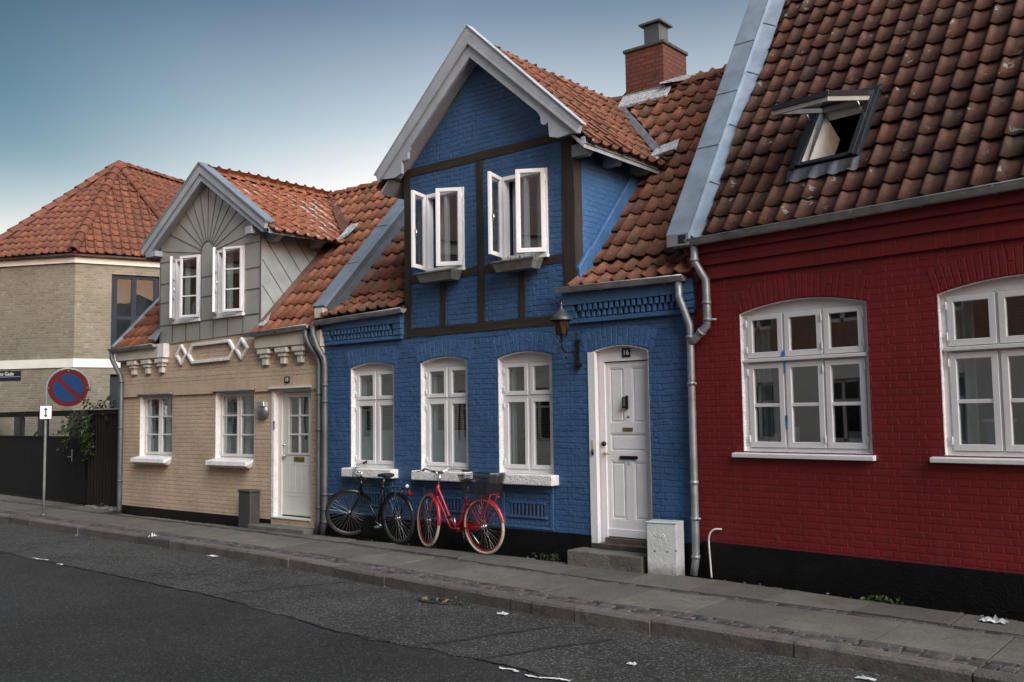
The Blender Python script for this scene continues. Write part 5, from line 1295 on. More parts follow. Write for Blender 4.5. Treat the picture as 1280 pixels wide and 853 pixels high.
# climbing plant over the gap between gate and screen
def leaf_mat(name, c, c2):
    t_ = Nt(name); rn = t_.n('ShaderNodeNewGeometry').outputs['Random Per Island']
    b = t_.mix(rn, c, c2)
    bs = t_.n('ShaderNodeBsdfPrincipled', {'Base Color': b, 'Roughness': .5}); tl = t_.n('ShaderNodeBsdfTranslucent', {'Color': b}); mx = t_.n('ShaderNodeMixShader', {0: .3, 1: bs.outputs[0], 2: tl.outputs[0]})
    t_.t.links.new(mx.outputs[0], t_.out.inputs[0]); return t_.m
M['leaf'] = leaf_mat('ivy leaf', (.012, .026, .008), (.055, .085, .02))
def leaf(mb, c, size, r):
    a = V((r.uniform(-1, 1), r.uniform(-1, 1), r.uniform(-.6, .6))).normalized(); n = V((r.uniform(-.6, .6), -1 + r.uniform(-.4, .6), r.uniform(.1, 1.0))).normalized()
    a = (a - n * a.dot(n)).normalized(); b = n.cross(a); s = size
    pts = [c - a * s * .5, c - a * s * .2 + b * s * .33, c + a * s * .15 + b * s * .30, c + a * s * .6, c + a * s * .15 - b * s * .30, c - a * s * .2 - b * s * .33]
    pts = [p + n * (s * .12 if i in (1, 2, 4, 5) else 0) for i, p in enumerate(pts)]
    mb.add(pts, [(0, 1, 2, 3), (0, 3, 4, 5)])
t = thing('climbing_plant', 'green climbing plant spilling over the fence between gate and slatted screen', 'plant', (-14.2, .35, 0))
r = random.Random(17); lf = MB(); st = MB()
def vine(p, d, n, grav, spread, ls):
    p = V(p); d = V(d).normalized(); path = [p.copy()]
    for i in range(n):
        d = (d + V((r.uniform(-.35, .35), r.uniform(-.25, .25), r.uniform(-.3, .3) - grav))).normalized(); p = p + d * .055; path.append(p.copy())
        for q in range(3):
            if r.random() < .8: leaf(lf, p + V((r.gauss(0, spread), r.gauss(0, spread), r.gauss(0, spread))), r.uniform(ls * .6, ls * 1.2), r)
    st.tube(path, .006, 5)
for k in range(12): vine((-14.15 + r.uniform(-.25, .35), .40 + r.uniform(-.05, .2), r.uniform(1.45, 1.95)), (r.uniform(-1, .6), -.45, r.uniform(-.4, .5)), r.randint(7, 15), .10, .04, .085)
for k in range(5): vine((-14.0 + r.uniform(-.1, .5), .44, 1.95), (r.uniform(.2, 1), -.1, r.uniform(.2, .6)), r.randint(6, 13), .07, .035, .08)
for k in range(4): vine((-14.3, .42, 1.8), (-1, -.2, r.uniform(-.1, .5)), r.randint(9, 15), .05, .03, .075)
for k in range(6): vine((-14.15 + r.uniform(-.1, .3), .36, 1.5), (r.uniform(-.4, .4), -.3, -1), r.randint(5, 10), .12, .035, .085)
st.tube([(-14.2, .44, .0), (-14.18, .44, .7), (-14.22, .43, 1.3), (-14.15, .42, 1.8)], .014, 6)
lf.build('leaves', M['leaf'], t, norm=False); st.build('stems', plain('vine stem', (.06, .045, .03), .8), t)

# ---------------- no stopping sign: arched tube post
SV = V((.905, -.425, 0)).normalized(); ST = V((.425, .905, 0)).normalized()     # sign faces SV, its right hand is ST
pb = V((-12.9, -1.06, 0)); 
t = thing('road_sign', 'round blue and red no parking sign on an arched grey post with arrow plate', 'road sign', (pb.x, pb.y, ZP))
lean = V((-.012, 0, 1))
RS = .375; top = pb + V((0, 0, 2.36))
path = [up(pb, -.05), up(pb, .6), up(pb, 1.4), up(pb, 2.20)]
cs = up(pb, 2.36) + ST * (RS - .008)
for k in range(0, 13): th = PI - (PI * 1.05) * k / 12; path.append(cs + ST * (RS - .008) * math.cos(th) + V((0, 0, 1)) * (RS - .008) * math.sin(th))
m = MB(); m.tube(path, .0235, 12); m.build('post', plain('galvanised post', (.17, .18, .175), .5, .2, .12, 9), t)
m = MB(); m.lathe([(.055, 0), (.05, .02), (.03, .03)], up(pb, ZP - .005), (0, 0, 1), 14); m.build('post_collar', M['zinc_dark'], t)
def disc(mb, c, r0, r1, d0, d1, n=48):
    A = [[c + ST * rr * math.cos(2 * PI * k / n) + V((0, 0, 1)) * rr * math.sin(2 * PI * k / n) + SV * dd for k in range(n)] for rr, dd in ((r1, d0), (r1, d1), (r0, d1))]
    mb.add(sum(A, []), [(i * n + k, i * n + (k + 1) % n, (i + 1) * n + (k + 1) % n, (i + 1) * n + k) for i in range(2) for k in range(n)])
    if r0 == 0: pass
RD = .345; cc = cs - SV * .0
m = MB(); n = 48
ringp = lambda rr, dd: [cc + ST * rr * math.cos(2 * PI * k / n) + V((0, 0, 1)) * rr * math.sin(2 * PI * k / n) + SV * dd for k in range(n)]
A, B_ = ringp(RD, .0), ringp(RD, .022); m.add(A + B_, [(k, (k + 1) % n, n + (k + 1) % n, n + k) for k in range(n)]); m.add(A, [tuple(range(n))]); m.add(B_, [tuple(range(n))[::-1]])
dk = m.build('disc', plain('sign red', (.080, .0058, .007), .7, 0, .06, spec=.12), t)
m = MB(); Rb = RD * .76; half = RD * .115
dg = (ST * math.cos(R(-45)) + V((0, 0, 1)) * math.sin(R(-45))); dp = (ST * math.cos(R(45)) + V((0, 0, 1)) * math.sin(R(45)))
for sg in (1, -1):
    a0 = math.asin(half / Rb); seg = [cc + SV * .0245 + dg * Rb * math.cos(th) + dp * sg * Rb * math.sin(th) for th in [a0 + (PI - 2 * a0) * k / 24 for k in range(25)]]
    m.prism(seg, SV * .001)
m.build('blue_field', plain('sign blue', (.005, .028, .085), .7, 0, .06, spec=.12), dk)
m = MB()
for a in (90, 0, 180): p = cc + ST * (RD - .02) * math.cos(R(a)) + V((0, 0, 1)) * (RD - .02) * math.sin(R(a)); m.lathe([(0, .03), (.009, .028), (.01, .02)], p, SV, 8)
m.build('rivets', M['chrome'], dk)
pc = up(pb, 1.91) + SV * .03
def plate(mb, w, h, d0, d1, c=pc): mb.prism([c + ST * x + V((0, 0, z)) + SV * d0 for x, z in ((-w, -h), (w, -h), (w, h), (-w, h))], SV * (d1 - d0))
m = MB(); plate(m, .108, .132, 0, .012); pl = m.build('arrow_plate', bpy.data.materials['sign red'], t, .01)
m = MB(); plate(m, .095, .119, .0125, .0135); m.build('plate_face', M['white'], pl)
m = MB(); q = lambda pts: m.prism([pc + ST * x + V((0, 0, z)) + SV * .0142 for x, z in pts], SV * .001)
q([(-.011, -.05), (.011, -.05), (.011, .05), (-.011, .05)]); q([(-.036, .045), (.036, .045), (0, .095)]); q([(-.036, -.045), (0, -.095), (.036, -.045)])
m.build('arrow', M['black'], pl)
# ================================================================ loose things on the walls and the pavement
# window boxes
for (x0, x1, lab, dry) in ((-4.02, -3.34, 'empty grey zinc window box under the open gable window nearer the beige house', 0), (-2.68, -2.0, 'grey zinc window box with dry stalks under the open gable window above the lantern', 1)):
    xc = (x0 + x1) / 2
    t = thing('window_box', lab, 'window box', (xc, -.1, 3.51), 0, 'window boxes below the gable windows')
    A = [(x0, -.24), (x1, -.24), (x1, -.03), (x0, -.03)]; Bq = [(x0 + .06, -.20), (x1 - .06, -.20), (x1 - .06, -.04), (x0 + .06, -.04)]
    m = MB(); a = [V((x, y, 3.645)) for x, y in A]; b = [V((x, y, 3.52)) for x, y in Bq]; c = [V((x * .97 + xc * .03, y * .9 - .013, 3.640)) for x, y in A]; e = [V((x * .97 + xc * .03, y * .9 - .013, 3.615)) for x, y in A]
    m.add(a + b, [(i, (i + 1) % 4, 4 + (i + 1) % 4, 4 + i) for i in range(4)] + [(7, 6, 5, 4)]); m.add(a + c, [(i, (i + 1) % 4, 4 + (i + 1) % 4, 4 + i) for i in range(4)]); m.add(c + e, [(i, (i + 1) % 4, 4 + (i + 1) % 4, 4 + i) for i in range(4)])
    m.box(x0 - .008, x1 + .008, -.252, -.238, 3.632, 3.65)
    m.build('trough', plain('galvanised trough', (.20, .20, .19), .55, .45, .25, 12, .004, 60), t)
    MB().add(e, [(0, 1, 2, 3)]).build('soil', plain('potting soil', (.03, .024, .018), .9, 0, .4, 40, .02, 60), t)
    if dry:
        s = MB(); r = random.Random(4)
        for k in range(40):
            p = V((r.uniform(x0 + .2, x1 - .05), r.uniform(-.2, -.06), 3.615)); s.tube([p, p + V((r.uniform(-.03, .03), r.uniform(-.03, .03), r.uniform(.05, .11)))], .003, 4)
        s.build('stalks', plain('dry stalks', (.05, .045, .028), .9), t)

# wall lantern of the blue house
lx, ly = -1.525, -.01
t = thing('wall_lantern', 'black wrought iron lantern with amber glass on a scrolled arm above the window', 'lantern', (lx, ly, 2.45))
m = MB(); m.box(lx - .022, lx + .022, -.030, -.012, 2.30, 2.60); m.box(lx - .035, lx + .035, -.032, -.012, 2.585, 2.62); m.lathe([(0, -.03), (.05, -.025), (.055, 0)], (lx, -.012, 2.335), (0, 1, 0), 8); m.tube([(lx, -.02, 2.6), (lx, -.02, 2.74)], .006, 6); m.tube([(lx - .03, -.025, 2.29), (lx, -.03, 2.265), (lx + .03, -.025, 2.29)], .010, 6); m.build('wall_plate', M['iron'], t, .003)
lc = V((lx, -.335, 2.60))     # foot of the lantern
def curve(pts, n=8):
    P = [V(p) for p in pts]; P = [2 * P[0] - P[1]] + P + [2 * P[-1] - P[-2]]; o = []
    for i in range(1, len(P) - 2):
        for k in range(n):
            s = k / n; a, b, c, d = P[i - 1:i + 3]
            o.append(.5 * ((2 * b) + (c - a) * s + (2 * a - 5 * b + 4 * c - d) * s * s + (3 * b - a - 3 * c + d) * s ** 3))
    return o + [P[-2]]
m = MB(); m.tube(curve([(lx, -.02, 2.47), (lx, -.12, 2.475), (lx, -.22, 2.455), (lx, -.30, 2.48), lc + V((0, 0, -.06)), lc]), .010, 8)
m.tube(curve([(lx, -.02, 2.36), (lx, -.06, 2.42), (lx, -.12, 2.455), (lx, -.2, 2.46)]), .008, 8)
m.tube(curve([(lx, -.25, 2.455), (lx, -.27, 2.41), (lx, -.235, 2.385), (lx, -.225, 2.415)]), .007, 6); m.lathe([(0, -.02), (.018, 0), (0, .02)], (lx, -.235, 2.40), (0, 0, 1), 8)
for a in range(4):
    dx, dy = math.cos(a * PI / 2 + .78), math.sin(a * PI / 2 + .78)
    m.tube(curve([lc + V((0, 0, -.03)), lc + V((dx * .05, dy * .05, .02)), lc + V((dx * .085, dy * .085, .075)), lc + V((dx * .13, dy * .13, .055)), lc + V((dx * .115, dy * .115, .02))]), .006, 6)
m.build('arm', M['iron'], t)
def hexring(z, r): return [lc + V((r * math.cos(k * PI / 3), r * math.sin(k * PI / 3), z)) for k in range(6)]
m = MB(); a, b = hexring(.06, .062), hexring(.23, .098); m.add(a + b, [(k, (k + 1) % 6, 6 + (k + 1) % 6, 6 + k) for k in range(6)] + [tuple(range(6))])
def amber():
    t_ = Nt('amber glass'); tr = t_.n('ShaderNodeBsdfTransparent', {'Color': (.32, .16, .04, 1)}); gl = t_.n('ShaderNodeBsdfPrincipled', {'Base Color': (.07, .038, .010, 1), 'Roughness': .2}); mx = t_.n('ShaderNodeMixShader', {0: .6, 1: tr.outputs[0], 2: gl.outputs[0]}); t_.t.links.new(mx.outputs[0], t_.out.inputs[0]); return t_.m
m.build('lantern_glass', amber(), t)
m = MB()
for k in range(6): m.tube([a[k], b[k]], .006, 6); m.tube([b[k], b[(k + 1) % 6]], .007, 6); m.tube([a[k], a[(k + 1) % 6]], .007, 6); m.tube([a[k].lerp(b[k], .6), a[(k + 1) % 6].lerp(b[(k + 1) % 6], .6)], .004, 5)
m.build('cage', M['iron'], t)
m = MB(); m.lathe([(.135, .225), (.138, .24), (.105, .275), (.055, .335), (.020, .375), (.014, .40), (.022, .415), (.006, .44), (0, .445)], lc, (0, 0, 1), 12)
for a_ in range(3): m.tube(curve([lc + V((0, 0, .41)), lc + V((.03 * math.cos(a_ * 2.1), .03 * math.sin(a_ * 2.1), .43)), lc + V((.035 * math.cos(a_ * 2.1), .035 * math.sin(a_ * 2.1), .46))]), .003, 5)
m.build('lantern_roof', plain('dull tin roof', (.06, .062, .07), .45, .5, .2), t)

# bulkhead lamp of the beige house
t = thing('wall_lamp', 'small grey metal bulkhead lamp on the beige wall beside the white door', 'lamp', (-7.65, -.03, 1.89))
m = MB(); m.lathe([(0, .09), (.06, .088), (.105, .07), (.125, .03), (.125, 0)], (-7.66, 0, 1.86), (0, -1, 0), 18); 
for v in m.v: v.z = 1.86 + (v.z - 1.86) * 1.05
m.build('lamp_body', plain('grey lamp metal', (.20, .205, .21), .4, .6, .1), t)
m = MB(); m.prism([V((-7.765, -.025, 1.93)), V((-7.55, -.025, 1.93)), V((-7.57, -.10, 1.985)), V((-7.745, -.10, 1.985))], (0, .01, .025)); m.prism([V((-7.76, -.005, 1.93)), V((-7.555, -.005, 1.93)), V((-7.57, -.005, 2.01)), V((-7.745, -.005, 2.01))], (0, -.09, 0)); m.build('lamp_hood', plain('bright hood', (.55, .55, .55), .3, .7, .1), t, .006)

# steps
t = thing('doorstep', 'worn concrete doorstep in front of the white door of the blue house', 'doorstep', (-.95, -.15, 0))
M['step'] = plain('worn dark concrete', (.115, .108, .092), .8, 0, .28, 4, .012, 40, dirt=(.030, .032, .022), dirt_amt=.7, dscale=5)
m = MB(); m.box(-1.52, -.52, -.325, .02, -.02, .205); m.build('lower_step', M['step'], t, .014)
m = MB(); m.box(-1.375, -.58, -.05, .12, .2055, .262); m.build('upper_step', plain('dark timber step', (.055, .043, .034), .7, 0, .35, 9, .01, 50), t, .006)
t = thing('doorstep', 'low dark concrete step under the white door of the beige house', 'doorstep', (-7.0, -.15, 0))
m = MB(); m.box(-7.72, -6.33, -.27, .02, -.02, .10); m.build('step_slab', M['step'], t, .012)
m = MB(); m.box(-7.47, -6.44, -.012, .05, .10, .205); m.build('riser', M['beige_brick'], t, .004)

# grey bin by the beige door
t = thing('waste_bin', 'narrow dark grey metal bin standing against the beige wall', 'bin', (-7.86, -.14, 0))
m = MB(); m.box(-8.02, -7.71, -.23, -.045, .03, .585); m.build('bin_body', plain('dark grey steel', (.060, .060, .062), .45, .3, .12, 6), t, .012)
m = MB(); m.box(-8.035, -7.695, -.245, -.035, .586, .625); m.build('lid', bpy.data.materials['dark grey steel'], t, .012)
m = MB(); m.box(-7.99, -7.96, -.2, -.1, -.01, .03); m.box(-7.77, -7.74, -.2, -.1, -.01, .03); m.build('foot', M['black'], t)

# cable cabinet by the blue door
t = thing('cable_cabinet', 'pale grey metal cable cabinet with a weathered foot beside the blue door', 'cabinet', (-.30, -.21, 0), R(6))
INV[t.name] = Matrix.Rotation(R(-6), 4, 'Z') @ Matrix.Translation((.30, .21, 0)); t.rotation_euler = (0, 0, 0); INV[t.name] = Matrix.Translation((.30, .21, 0))
def cab_mat():
    t_ = Nt('weathered grey cabinet paint'); z = t_.n('ShaderNodeSeparateXYZ', {0: t_.obj()}).outputs[2]
    c = t_.mix(t_.step(t_.noise(7, 5, .65), .35, .7), (.40, .415, .42), (.50, .515, .52))
    c = t_.mix(t_.math('MULTIPLY', t_.step(t_.math('ADD', z, t_.math('MULTIPLY', t_.noise(22, 6, .7), -.30)), .02, -.12), .75), c, (.10, .095, .08))
    c = t_.mix(t_.math('MULTIPLY', t_.step(t_.noise(45, 4, .7), .62, .68), .4), c, (.16, .15, .13))
    return t_.done(c, .5, 0, t_.bump(t_.noise(30, 4), .006), .4)
rot6 = Matrix.Translation((-.30, -.21, 0)) @ Matrix.Rotation(R(10), 4, 'Z')
m = MB(); m.box(-.165, .165, -.11, .11, 0, .575)
for v in m.v:
    if v.z > .3 and v.y > 0: v.z += .012
    if v.x > 0 and v.y > 0: v.x += .01
m.xf(rot6).build('cabinet_body', cab_mat(), t, .008)
m = MB(); m.box(-.172, .172, -.118, .118, .576, .592); m.xf(rot6).build('cabinet_top', plain('pale top', (.46, .50, .51), .5, 0, .1, 8), t, .006)
m = MB()
for x, z in ((-.075, .285), (.065, .285), (.16, .30)): m.lathe([(0, -.004), (.008, -.003), (.009, .002)], (x, -.111, z), (0, 1, 0), 8)
m.xf(rot6).build('lock', M['black'], t)
m = MB()
for k in (-1, 1): m.tube([(k * .022 + .015 * math.cos(2 * PI * i / 12), -.1125, .445 + .015 * math.sin(2 * PI * i / 12)) for i in range(12)], .0035, 4, closed=True)
m.tube([(-.10, -.112, .50), (-.06, -.112, .43)], .002, 4); m.xf(rot6).build('scratched_mark', plain('worn mark', (.60, .61, .60), .6), t)

# bent white pipe at the foot of the red wall
t = thing('vent_pipe', 'thin bent white pipe rising from the pavement against the black plinth', 'pipe', (.16, -.07, 0))
m = MB(); m.tube(curve([(.165, -.075, .02), (.155, -.075, .2), (.145, -.075, .38), (.16, -.078, .47), (.21, -.07, .52), (.28, -.04, .525)]), .010, 8); m.build('pipe', plain('dirty white plastic', (.55, .53, .50), .5, 0, .1), t)

# drain hole at the kerb
t = thing('drain', 'dark sunken drain opening in the asphalt at the kerb', 'drain', (-1.68, -2.30, ZR))
m = MB(); r = random.Random(2); pts = [V((-1.68 + (.21 + r.uniform(-.03, .03)) * math.cos(2 * PI * k / 18), -2.32 + (.085 + r.uniform(-.012, .012)) * math.sin(2 * PI * k / 18), ZR + .010)) for k in range(18)]
m.add(pts, [tuple(range(18))]); m.build('opening', M['black'], t)
m = MB(); m.tube([p + V((0, 0, .002)) for p in pts], .012, 6, closed=True); m.jitter(.003, 2); m.build('rim', M['tar'], t)
m = MB()
for k in range(9): leaf(m, V((-1.72 + r.uniform(-.12, .2), -2.30 + r.uniform(-.04, .05), ZR + .02)), .045, r)
m.build('debris', plain('dead leaves', (.16, .10, .06), .8, 0, .3, 30), t)

# litter
def crumple(name, label, x, y, z, sx, sy, h, seed, c=(.40, .41, .42), cat='litter'):
    r = random.Random(seed); n = 9; m = MB(); vs = []
    for i in range(n + 1):
        for j in range(n + 1):
            u, v = i / n - .5, j / n - .5; rag = 1 + r.uniform(-.12, .12)
            vs.append(V((x + sx * u * rag, y + sy * v * rag, z + .004 + h * abs(r.gauss(.3, .35)) * (1 - 1.2 * max(abs(u), abs(v))))))
    m.add(vs, [(i * (n + 1) + j, (i + 1) * (n + 1) + j, (i + 1) * (n + 1) + j + 1, i * (n + 1) + j + 1) for i in range(n) for j in range(n)], False)
    key = 'paper %.2f' % c[0]; mt = bpy.data.materials.get(key) or plain(key, c, .7, 0, .05)
    return tag(m.build(name, mt, None, norm=False), label, cat)
crumple('paper_scrap', 'flat white crumpled paper lying on the pavement before the red house', 3.01, -.74, ZP, .20, .11, .05, 3)
crumple('paper_cup', 'crushed white cup lying against the kerb before the beige house', -8.05, -1.66, ZP - .05, .10, .10, .16, 5, (.52, .52, .54))
crumple('paper_scrap', 'small white paper scrap in the gutter before the beige house', -6.2, -1.86, ZR + .01, .17, .07, .03, 6)
crumple('paper_scrap', 'torn white scrap in the gutter before the blue door', -.73, -2.40, ZR + .01, .11, .06, .03, 8)
crumple('paper_scrap', 'white scrap on the asphalt by the kerb of the red house', 2.62, -2.56, ZR + .01, .13, .05, .02, 9)
crumple('paper_scrap', 'tiny white scrap on the coarse asphalt before the red house', 1.15, -3.17, ZR + .01, .07, .05, .02, 10)
r = random.Random(31); m = MB()
for k in range(90):
    x = r.uniform(-11, 4); y = wall_y(x) - r.uniform(.02, .2) if r.random() < .6 else (kerb_y(x) - r.uniform(.0, .15) if r.random() < .6 else r.uniform(kerb_y(x), wall_y(x)))
    z = ZR + .012 if y < kerb_y(x) else (ZP + .004 if y < wall_y(x) - .16 else .02); s = r.uniform(.005, .014)
    m.obox((x, y, z), V((s, r.uniform(-s, s) * .5, 0)), V((-r.uniform(0, s) * .4, s * .6, 0)), V((0, 0, s * .35)))
setting(m.build('grit', plain('pale grit and chips', (.17, .16, .145), .85, 0, .5, 3)), 'stuff')

# weeds
def weed(label, x, y, z, n, h, seed):
    r = random.Random(seed); t = thing('weed', label, 'weed', (x, y, z), 0, 'weeds in the pavement joints'); m = MB()
    for k in range(n):
        p = V((x + r.gauss(0, .09), y + r.uniform(-.05, .02), z)); q = p + V((r.uniform(-.06, .06), r.uniform(-.07, .02), r.uniform(.3, 1) * h))
        d = (q - p).cross(V((0, 1, .3))).normalized() * .006; m.add([p - d, p + d, q], [(0, 1, 2)]); leaf(m, q, r.uniform(.02, .045), r)
    m.build('weed_leaves', M['leaf'], t, norm=False)
weed('green weeds at the foot of the blue wall beside the doorstep', -1.95, -.10, .01, 46, .09, 1)
weed('small green weeds at the foot of the black plinth of the red house', 1.98, -.31, .01, 26, .06, 2)
weed('sprig of weed growing at the kerb next to the drain', -1.30, -2.28, ZR, 16, .07, 3)
weed('weeds and leaves at the foot of the slatted screen', -13.35, .28, .02, 34, .09, 4)
r = random.Random(8); m = MB()
for k in range(46):
    x = r.uniform(-13.9, -12.4); y = r.uniform(.08, .36); s = r.uniform(.03, .08)
    m.lathe([(0, -.3 * s), (s, 0), (s * .7, .5 * s), (0, .6 * s)], (x, y, .02), (r.uniform(-.2, .2), r.uniform(-.2, .2), 1), 7, False)
m.jitter(.006, 3); setting(m.build('rubble', plain('grey rubble stones', (.17, .16, .145), .85, 0, .35, 9, .01, 40)), 'stuff')
# ================================================================ bicycles
M['tyre_black'] = plain('black rubber', (.007, .007, .007), .8, 0, .2, 20)
M['tyre_cream'] = plain('cream rubber', (.42, .37, .29), .7, 0, .14, 14)
M['bike_black'] = plain('black bicycle paint', (.005, .005, .006), .28, 0, .1)
M['bike_red'] = plain('red bicycle paint', (.33, .010, .020), .25, 0, .1)
M['rim_red'] = plain('red rim', (.28, .016, .020), .35, .2, .1)
M['rim_grey'] = plain('grey rim', (.10, .10, .10), .4, .7, .1)
M['spoke'] = plain('steel spokes', (.45, .45, .44), .35, .9, .1)
M['reflector'] = plain('red reflector', (.16, .008, .008), .25, 0, .1)
def circle(c, r, axis, n=40, a0=0, a1=2 * PI, closed=True):
    c = V(c); ax = V(axis).normalized(); a = ax.cross(V((0, 0, 1))).normalized(); b = ax.cross(a)
    k = n if closed else n + 1
    return [c + (a * math.cos(a0 + (a1 - a0) * i / n) + b * math.sin(a0 + (a1 - a0) * i / n)) * r for i in range(k)]
def wheel(root, c, X, tyre, rim, hub_r=.022, rt=.0195, r=.345):
    ax = V((0, 1, 0)); c = V(c)
    m = MB(); m.tube(circle((0, 0, 0), r - rt, ax, 56), rt, 10, closed=True); m.xf(X @ Matrix.Translation(c)); ty = m.build('wheel', M[tyre], root)
    m = MB(); m.tube(circle((0, 0, 0), r - 2 * rt - .004, ax, 56), .011, 8, closed=True, flat=1.3); m.xf(X @ Matrix.Translation(c)).build('rim', M[rim], ty)
    m = MB(); rr = random.Random(3)
    for i in range(32):
        th = 2 * PI * i / 32; th2 = th + (.55 if i % 4 < 2 else -.55); s = .022 if i % 2 else -.022
        m.tube([V((math.cos(th2) * hub_r, s, math.sin(th2) * hub_r)), V((math.cos(th) * (r - .05), 0, math.sin(th) * (r - .05)))], .0016, 4, caps=False)
    m.xf(X @ Matrix.Translation(c)).build('spokes', M['spoke'], ty)
    m = MB(); m.lathe([(0, -.055), (.012, -.05), (.012, -.03), (hub_r + .006, -.028), (hub_r + .006, -.02), (.016, -.015), (.016, .015), (hub_r + .006, .02), (hub_r + .006, .028), (.012, .03), (.012, .05), (0, .055)], (0, 0, 0), (0, 1, 0), 14); m.xf(X @ Matrix.Translation(c)).build('hub', M['chrome'], ty)
def mudguard(mb, c, r, a0, a1, w=.024, n=26):
    c = V(c); vs = []
    for i in range(n + 1):
        th = a0 + (a1 - a0) * i / n
        for y, dr in ((-w, -.014), (-w * .6, -.002), (0, .002), (w * .6, -.002), (w, -.014)): vs.append(c + V((math.cos(th) * (r + dr), y, math.sin(th) * (r + dr))))
    mb.add(vs, [(i * 5 + j, (i + 1) * 5 + j, (i + 1) * 5 + j + 1, i * 5 + j + 1) for i in range(n) for j in range(4)], True)
def bicycle(label, rear, heading, lean, steer, style):
    paint = 'bike_red' if style == 'step' else 'bike_black'; tyre = 'tyre_cream' if style == 'step' else 'tyre_black'; rim = 'rim_red' if style == 'step' else 'rim_grey'
    root = thing('bicycle', label, 'bicycle', rear, heading, local=True); root.rotation_euler = Euler((lean, 0, heading), 'XYZ')
    I = Matrix.Identity(4); rw, wb = .345, 1.05
    Rh, Fh, BB = V((0, 0, rw)), V((wb, 0, rw)), V((.44, 0, .285))
    ST_ = V((.285, 0, .78 if style != 'step' else .70)); HB = V((.845, 0, .66)); HT = V((.795, 0, .80)); 
    ax = (HB - HT).normalized(); X = Matrix.Translation(HT + V((0, 0, .026 if abs(steer) > .6 else .004))) @ Matrix.Rotation(steer, 4, -ax) @ Matrix.Translation(-HT)
    wheel(root, Rh, I, tyre, rim); wheel(root, Fh, X, tyre, rim)
    f = MB(); f.tube([HT + (HT - HB) * .12, HB], .021, 12)
    f.tube([BB, ST_], .0165, 12)
    if style == 'step':
        f.tube(curve([HT + V((.008, 0, -.02)), V((.70, 0, .60)), V((.575, 0, .375)), V((.475, 0, .325)), V((.385, 0, .40)), V((.335, 0, .52))], 8), .0185, 12)
        f.tube(curve([HB + V((.0, 0, .03)), V((.72, 0, .50)), V((.60, 0, .30)), BB], 8), .0175, 12)
    else:
        f.tube([HT + V((.012, 0, -.03)), ST_ + V((.012, 0, -.035))], .0155, 12); f.tube([HB + V((-.012, 0, .035)), BB], .019, 12)
    for s in (1, -1):
        f.tube([BB + V((0, .02 * s, 0)), Rh + V((.05, .052 * s, 0)), Rh + V((0, .056 * s, 0))], .010, 8); f.tube([ST_ + V((.0, .018 * s, -.03)), Rh + V((.02, .055 * s, .04)), Rh + V((0, .056 * s, 0))], .008, 8)
    f.lathe([(0, -.036), (.021, -.036), (.021, .036), (0, .036)], BB, (0, 1, 0), 14); f.build('frame', M[paint], root)
    m = MB()
    for s in (1, -1): m.tube(curve([HB + V((.006, .028 * s, -.02)), HB + V((.06, .05 * s, -.14)), Fh + V((-.05, .053 * s, .06)), Fh + V((0, .053 * s, 0))], 6), .011, 8, radii=None)
    m.tube([HB + V((.006, -.03, -.015)), HB + V((.006, .03, -.015))], .015, 8); m.xf(X).build('fork', M[paint], root)
    # guards
    m = MB(); mudguard(m, Rh, rw + .014, R(20) if style != 'step' else R(12), R(205)); 
    # radius lines run from front-up to the tail: angle measured from +x
    m.v = [V((-(v.x - Rh.x) + Rh.x, v.y, v.z)) for v in m.v]
    for s in (1, -1): m.tube([Rh + V((0, .05 * s, 0)), Rh + V((-.29, .03 * s, .215))], .0025, 5); m.tube([Rh + V((0, .05 * s, 0)), Rh + V((-.05, .03 * s, .355))], .0025, 5)
    m.build('mudguard', M[paint], root)
    m = MB(); mudguard(m, Fh, rw + .014, R(50) if style != 'step' else R(62), R(185) if style == 'step' else R(170))
    for s in (1, -1): m.tube([Fh + V((0, .05 * s, 0)), Fh + V((-.30, .03 * s, -.02))], .0025, 5)
    m.xf(X).build('mudguard', M[paint], root)
    # seat
    sp = ST_ + (ST_ - BB).normalized() * (.10 if style != 'step' else .17); m = MB(); m.tube([ST_ - (ST_ - BB) * .05, sp], .0125, 10); m.build('seat_post', M['chrome'], root)
    m = MB(); prof = [(-.135, .075, .030), (-.09, .078, .034), (-.02, .058, .030), (.05, .030, .026), (.12, .020, .02), (.145, .010, .012)]; vs = []
    for dx, w, h in prof:
        for k in range(12): th = 2 * PI * k / 12; vs.append(sp + V((dx, w * math.cos(th), .035 + h * math.sin(th) - (.010 if dx > .1 else 0))))
    m.add(vs, [(i * 12 + k, i * 12 + (k + 1) % 12, (i + 1) * 12 + (k + 1) % 12, (i + 1) * 12 + k) for i in range(5) for k in range(12)] + [tuple(range(12)), tuple(range(60, 72))], True); m.build('saddle', M['tyre_black'] if style != 'step' else plain('dark brown saddle', (.035, .026, .022), .5), root)
    # handlebar: stem, bar, grips, levers
    hb = HT + V((-.045, 0, .135)) if style == 'step' else HT + V((-.03, 0, .11)); m = MB(); m.tube([HT, hb + V((0, 0, .01))], .0125, 10); m.tube([hb, hb + V((.075, 0, .025))], .013, 10)
    cb = hb + V((.075, 0, .025)); sw = .19 if style == 'step' else .10; rise = .06 if style == 'step' else .015
    for s in (1, -1): m.tube(curve([cb, cb + V((.02, .09 * s, rise * .5)), cb + V((-.03, .20 * s, rise)), cb + V((-sw, .285 * s, rise - .01))], 7), .0105, 10)
    hbar = m.xf(X).build('handlebar', M['chrome'], root)
    m = MB()
    for s in (1, -1):
        p = cb + V((-sw, .285 * s, rise - .01)); d = (V((-sw + .03, .085 * s, -.01))).normalized(); m.tube([p - d * .03, p + d * .09], .0155, 10)
    m.xf(X).build('grip', M['tyre_black'], hbar)
    m = MB()
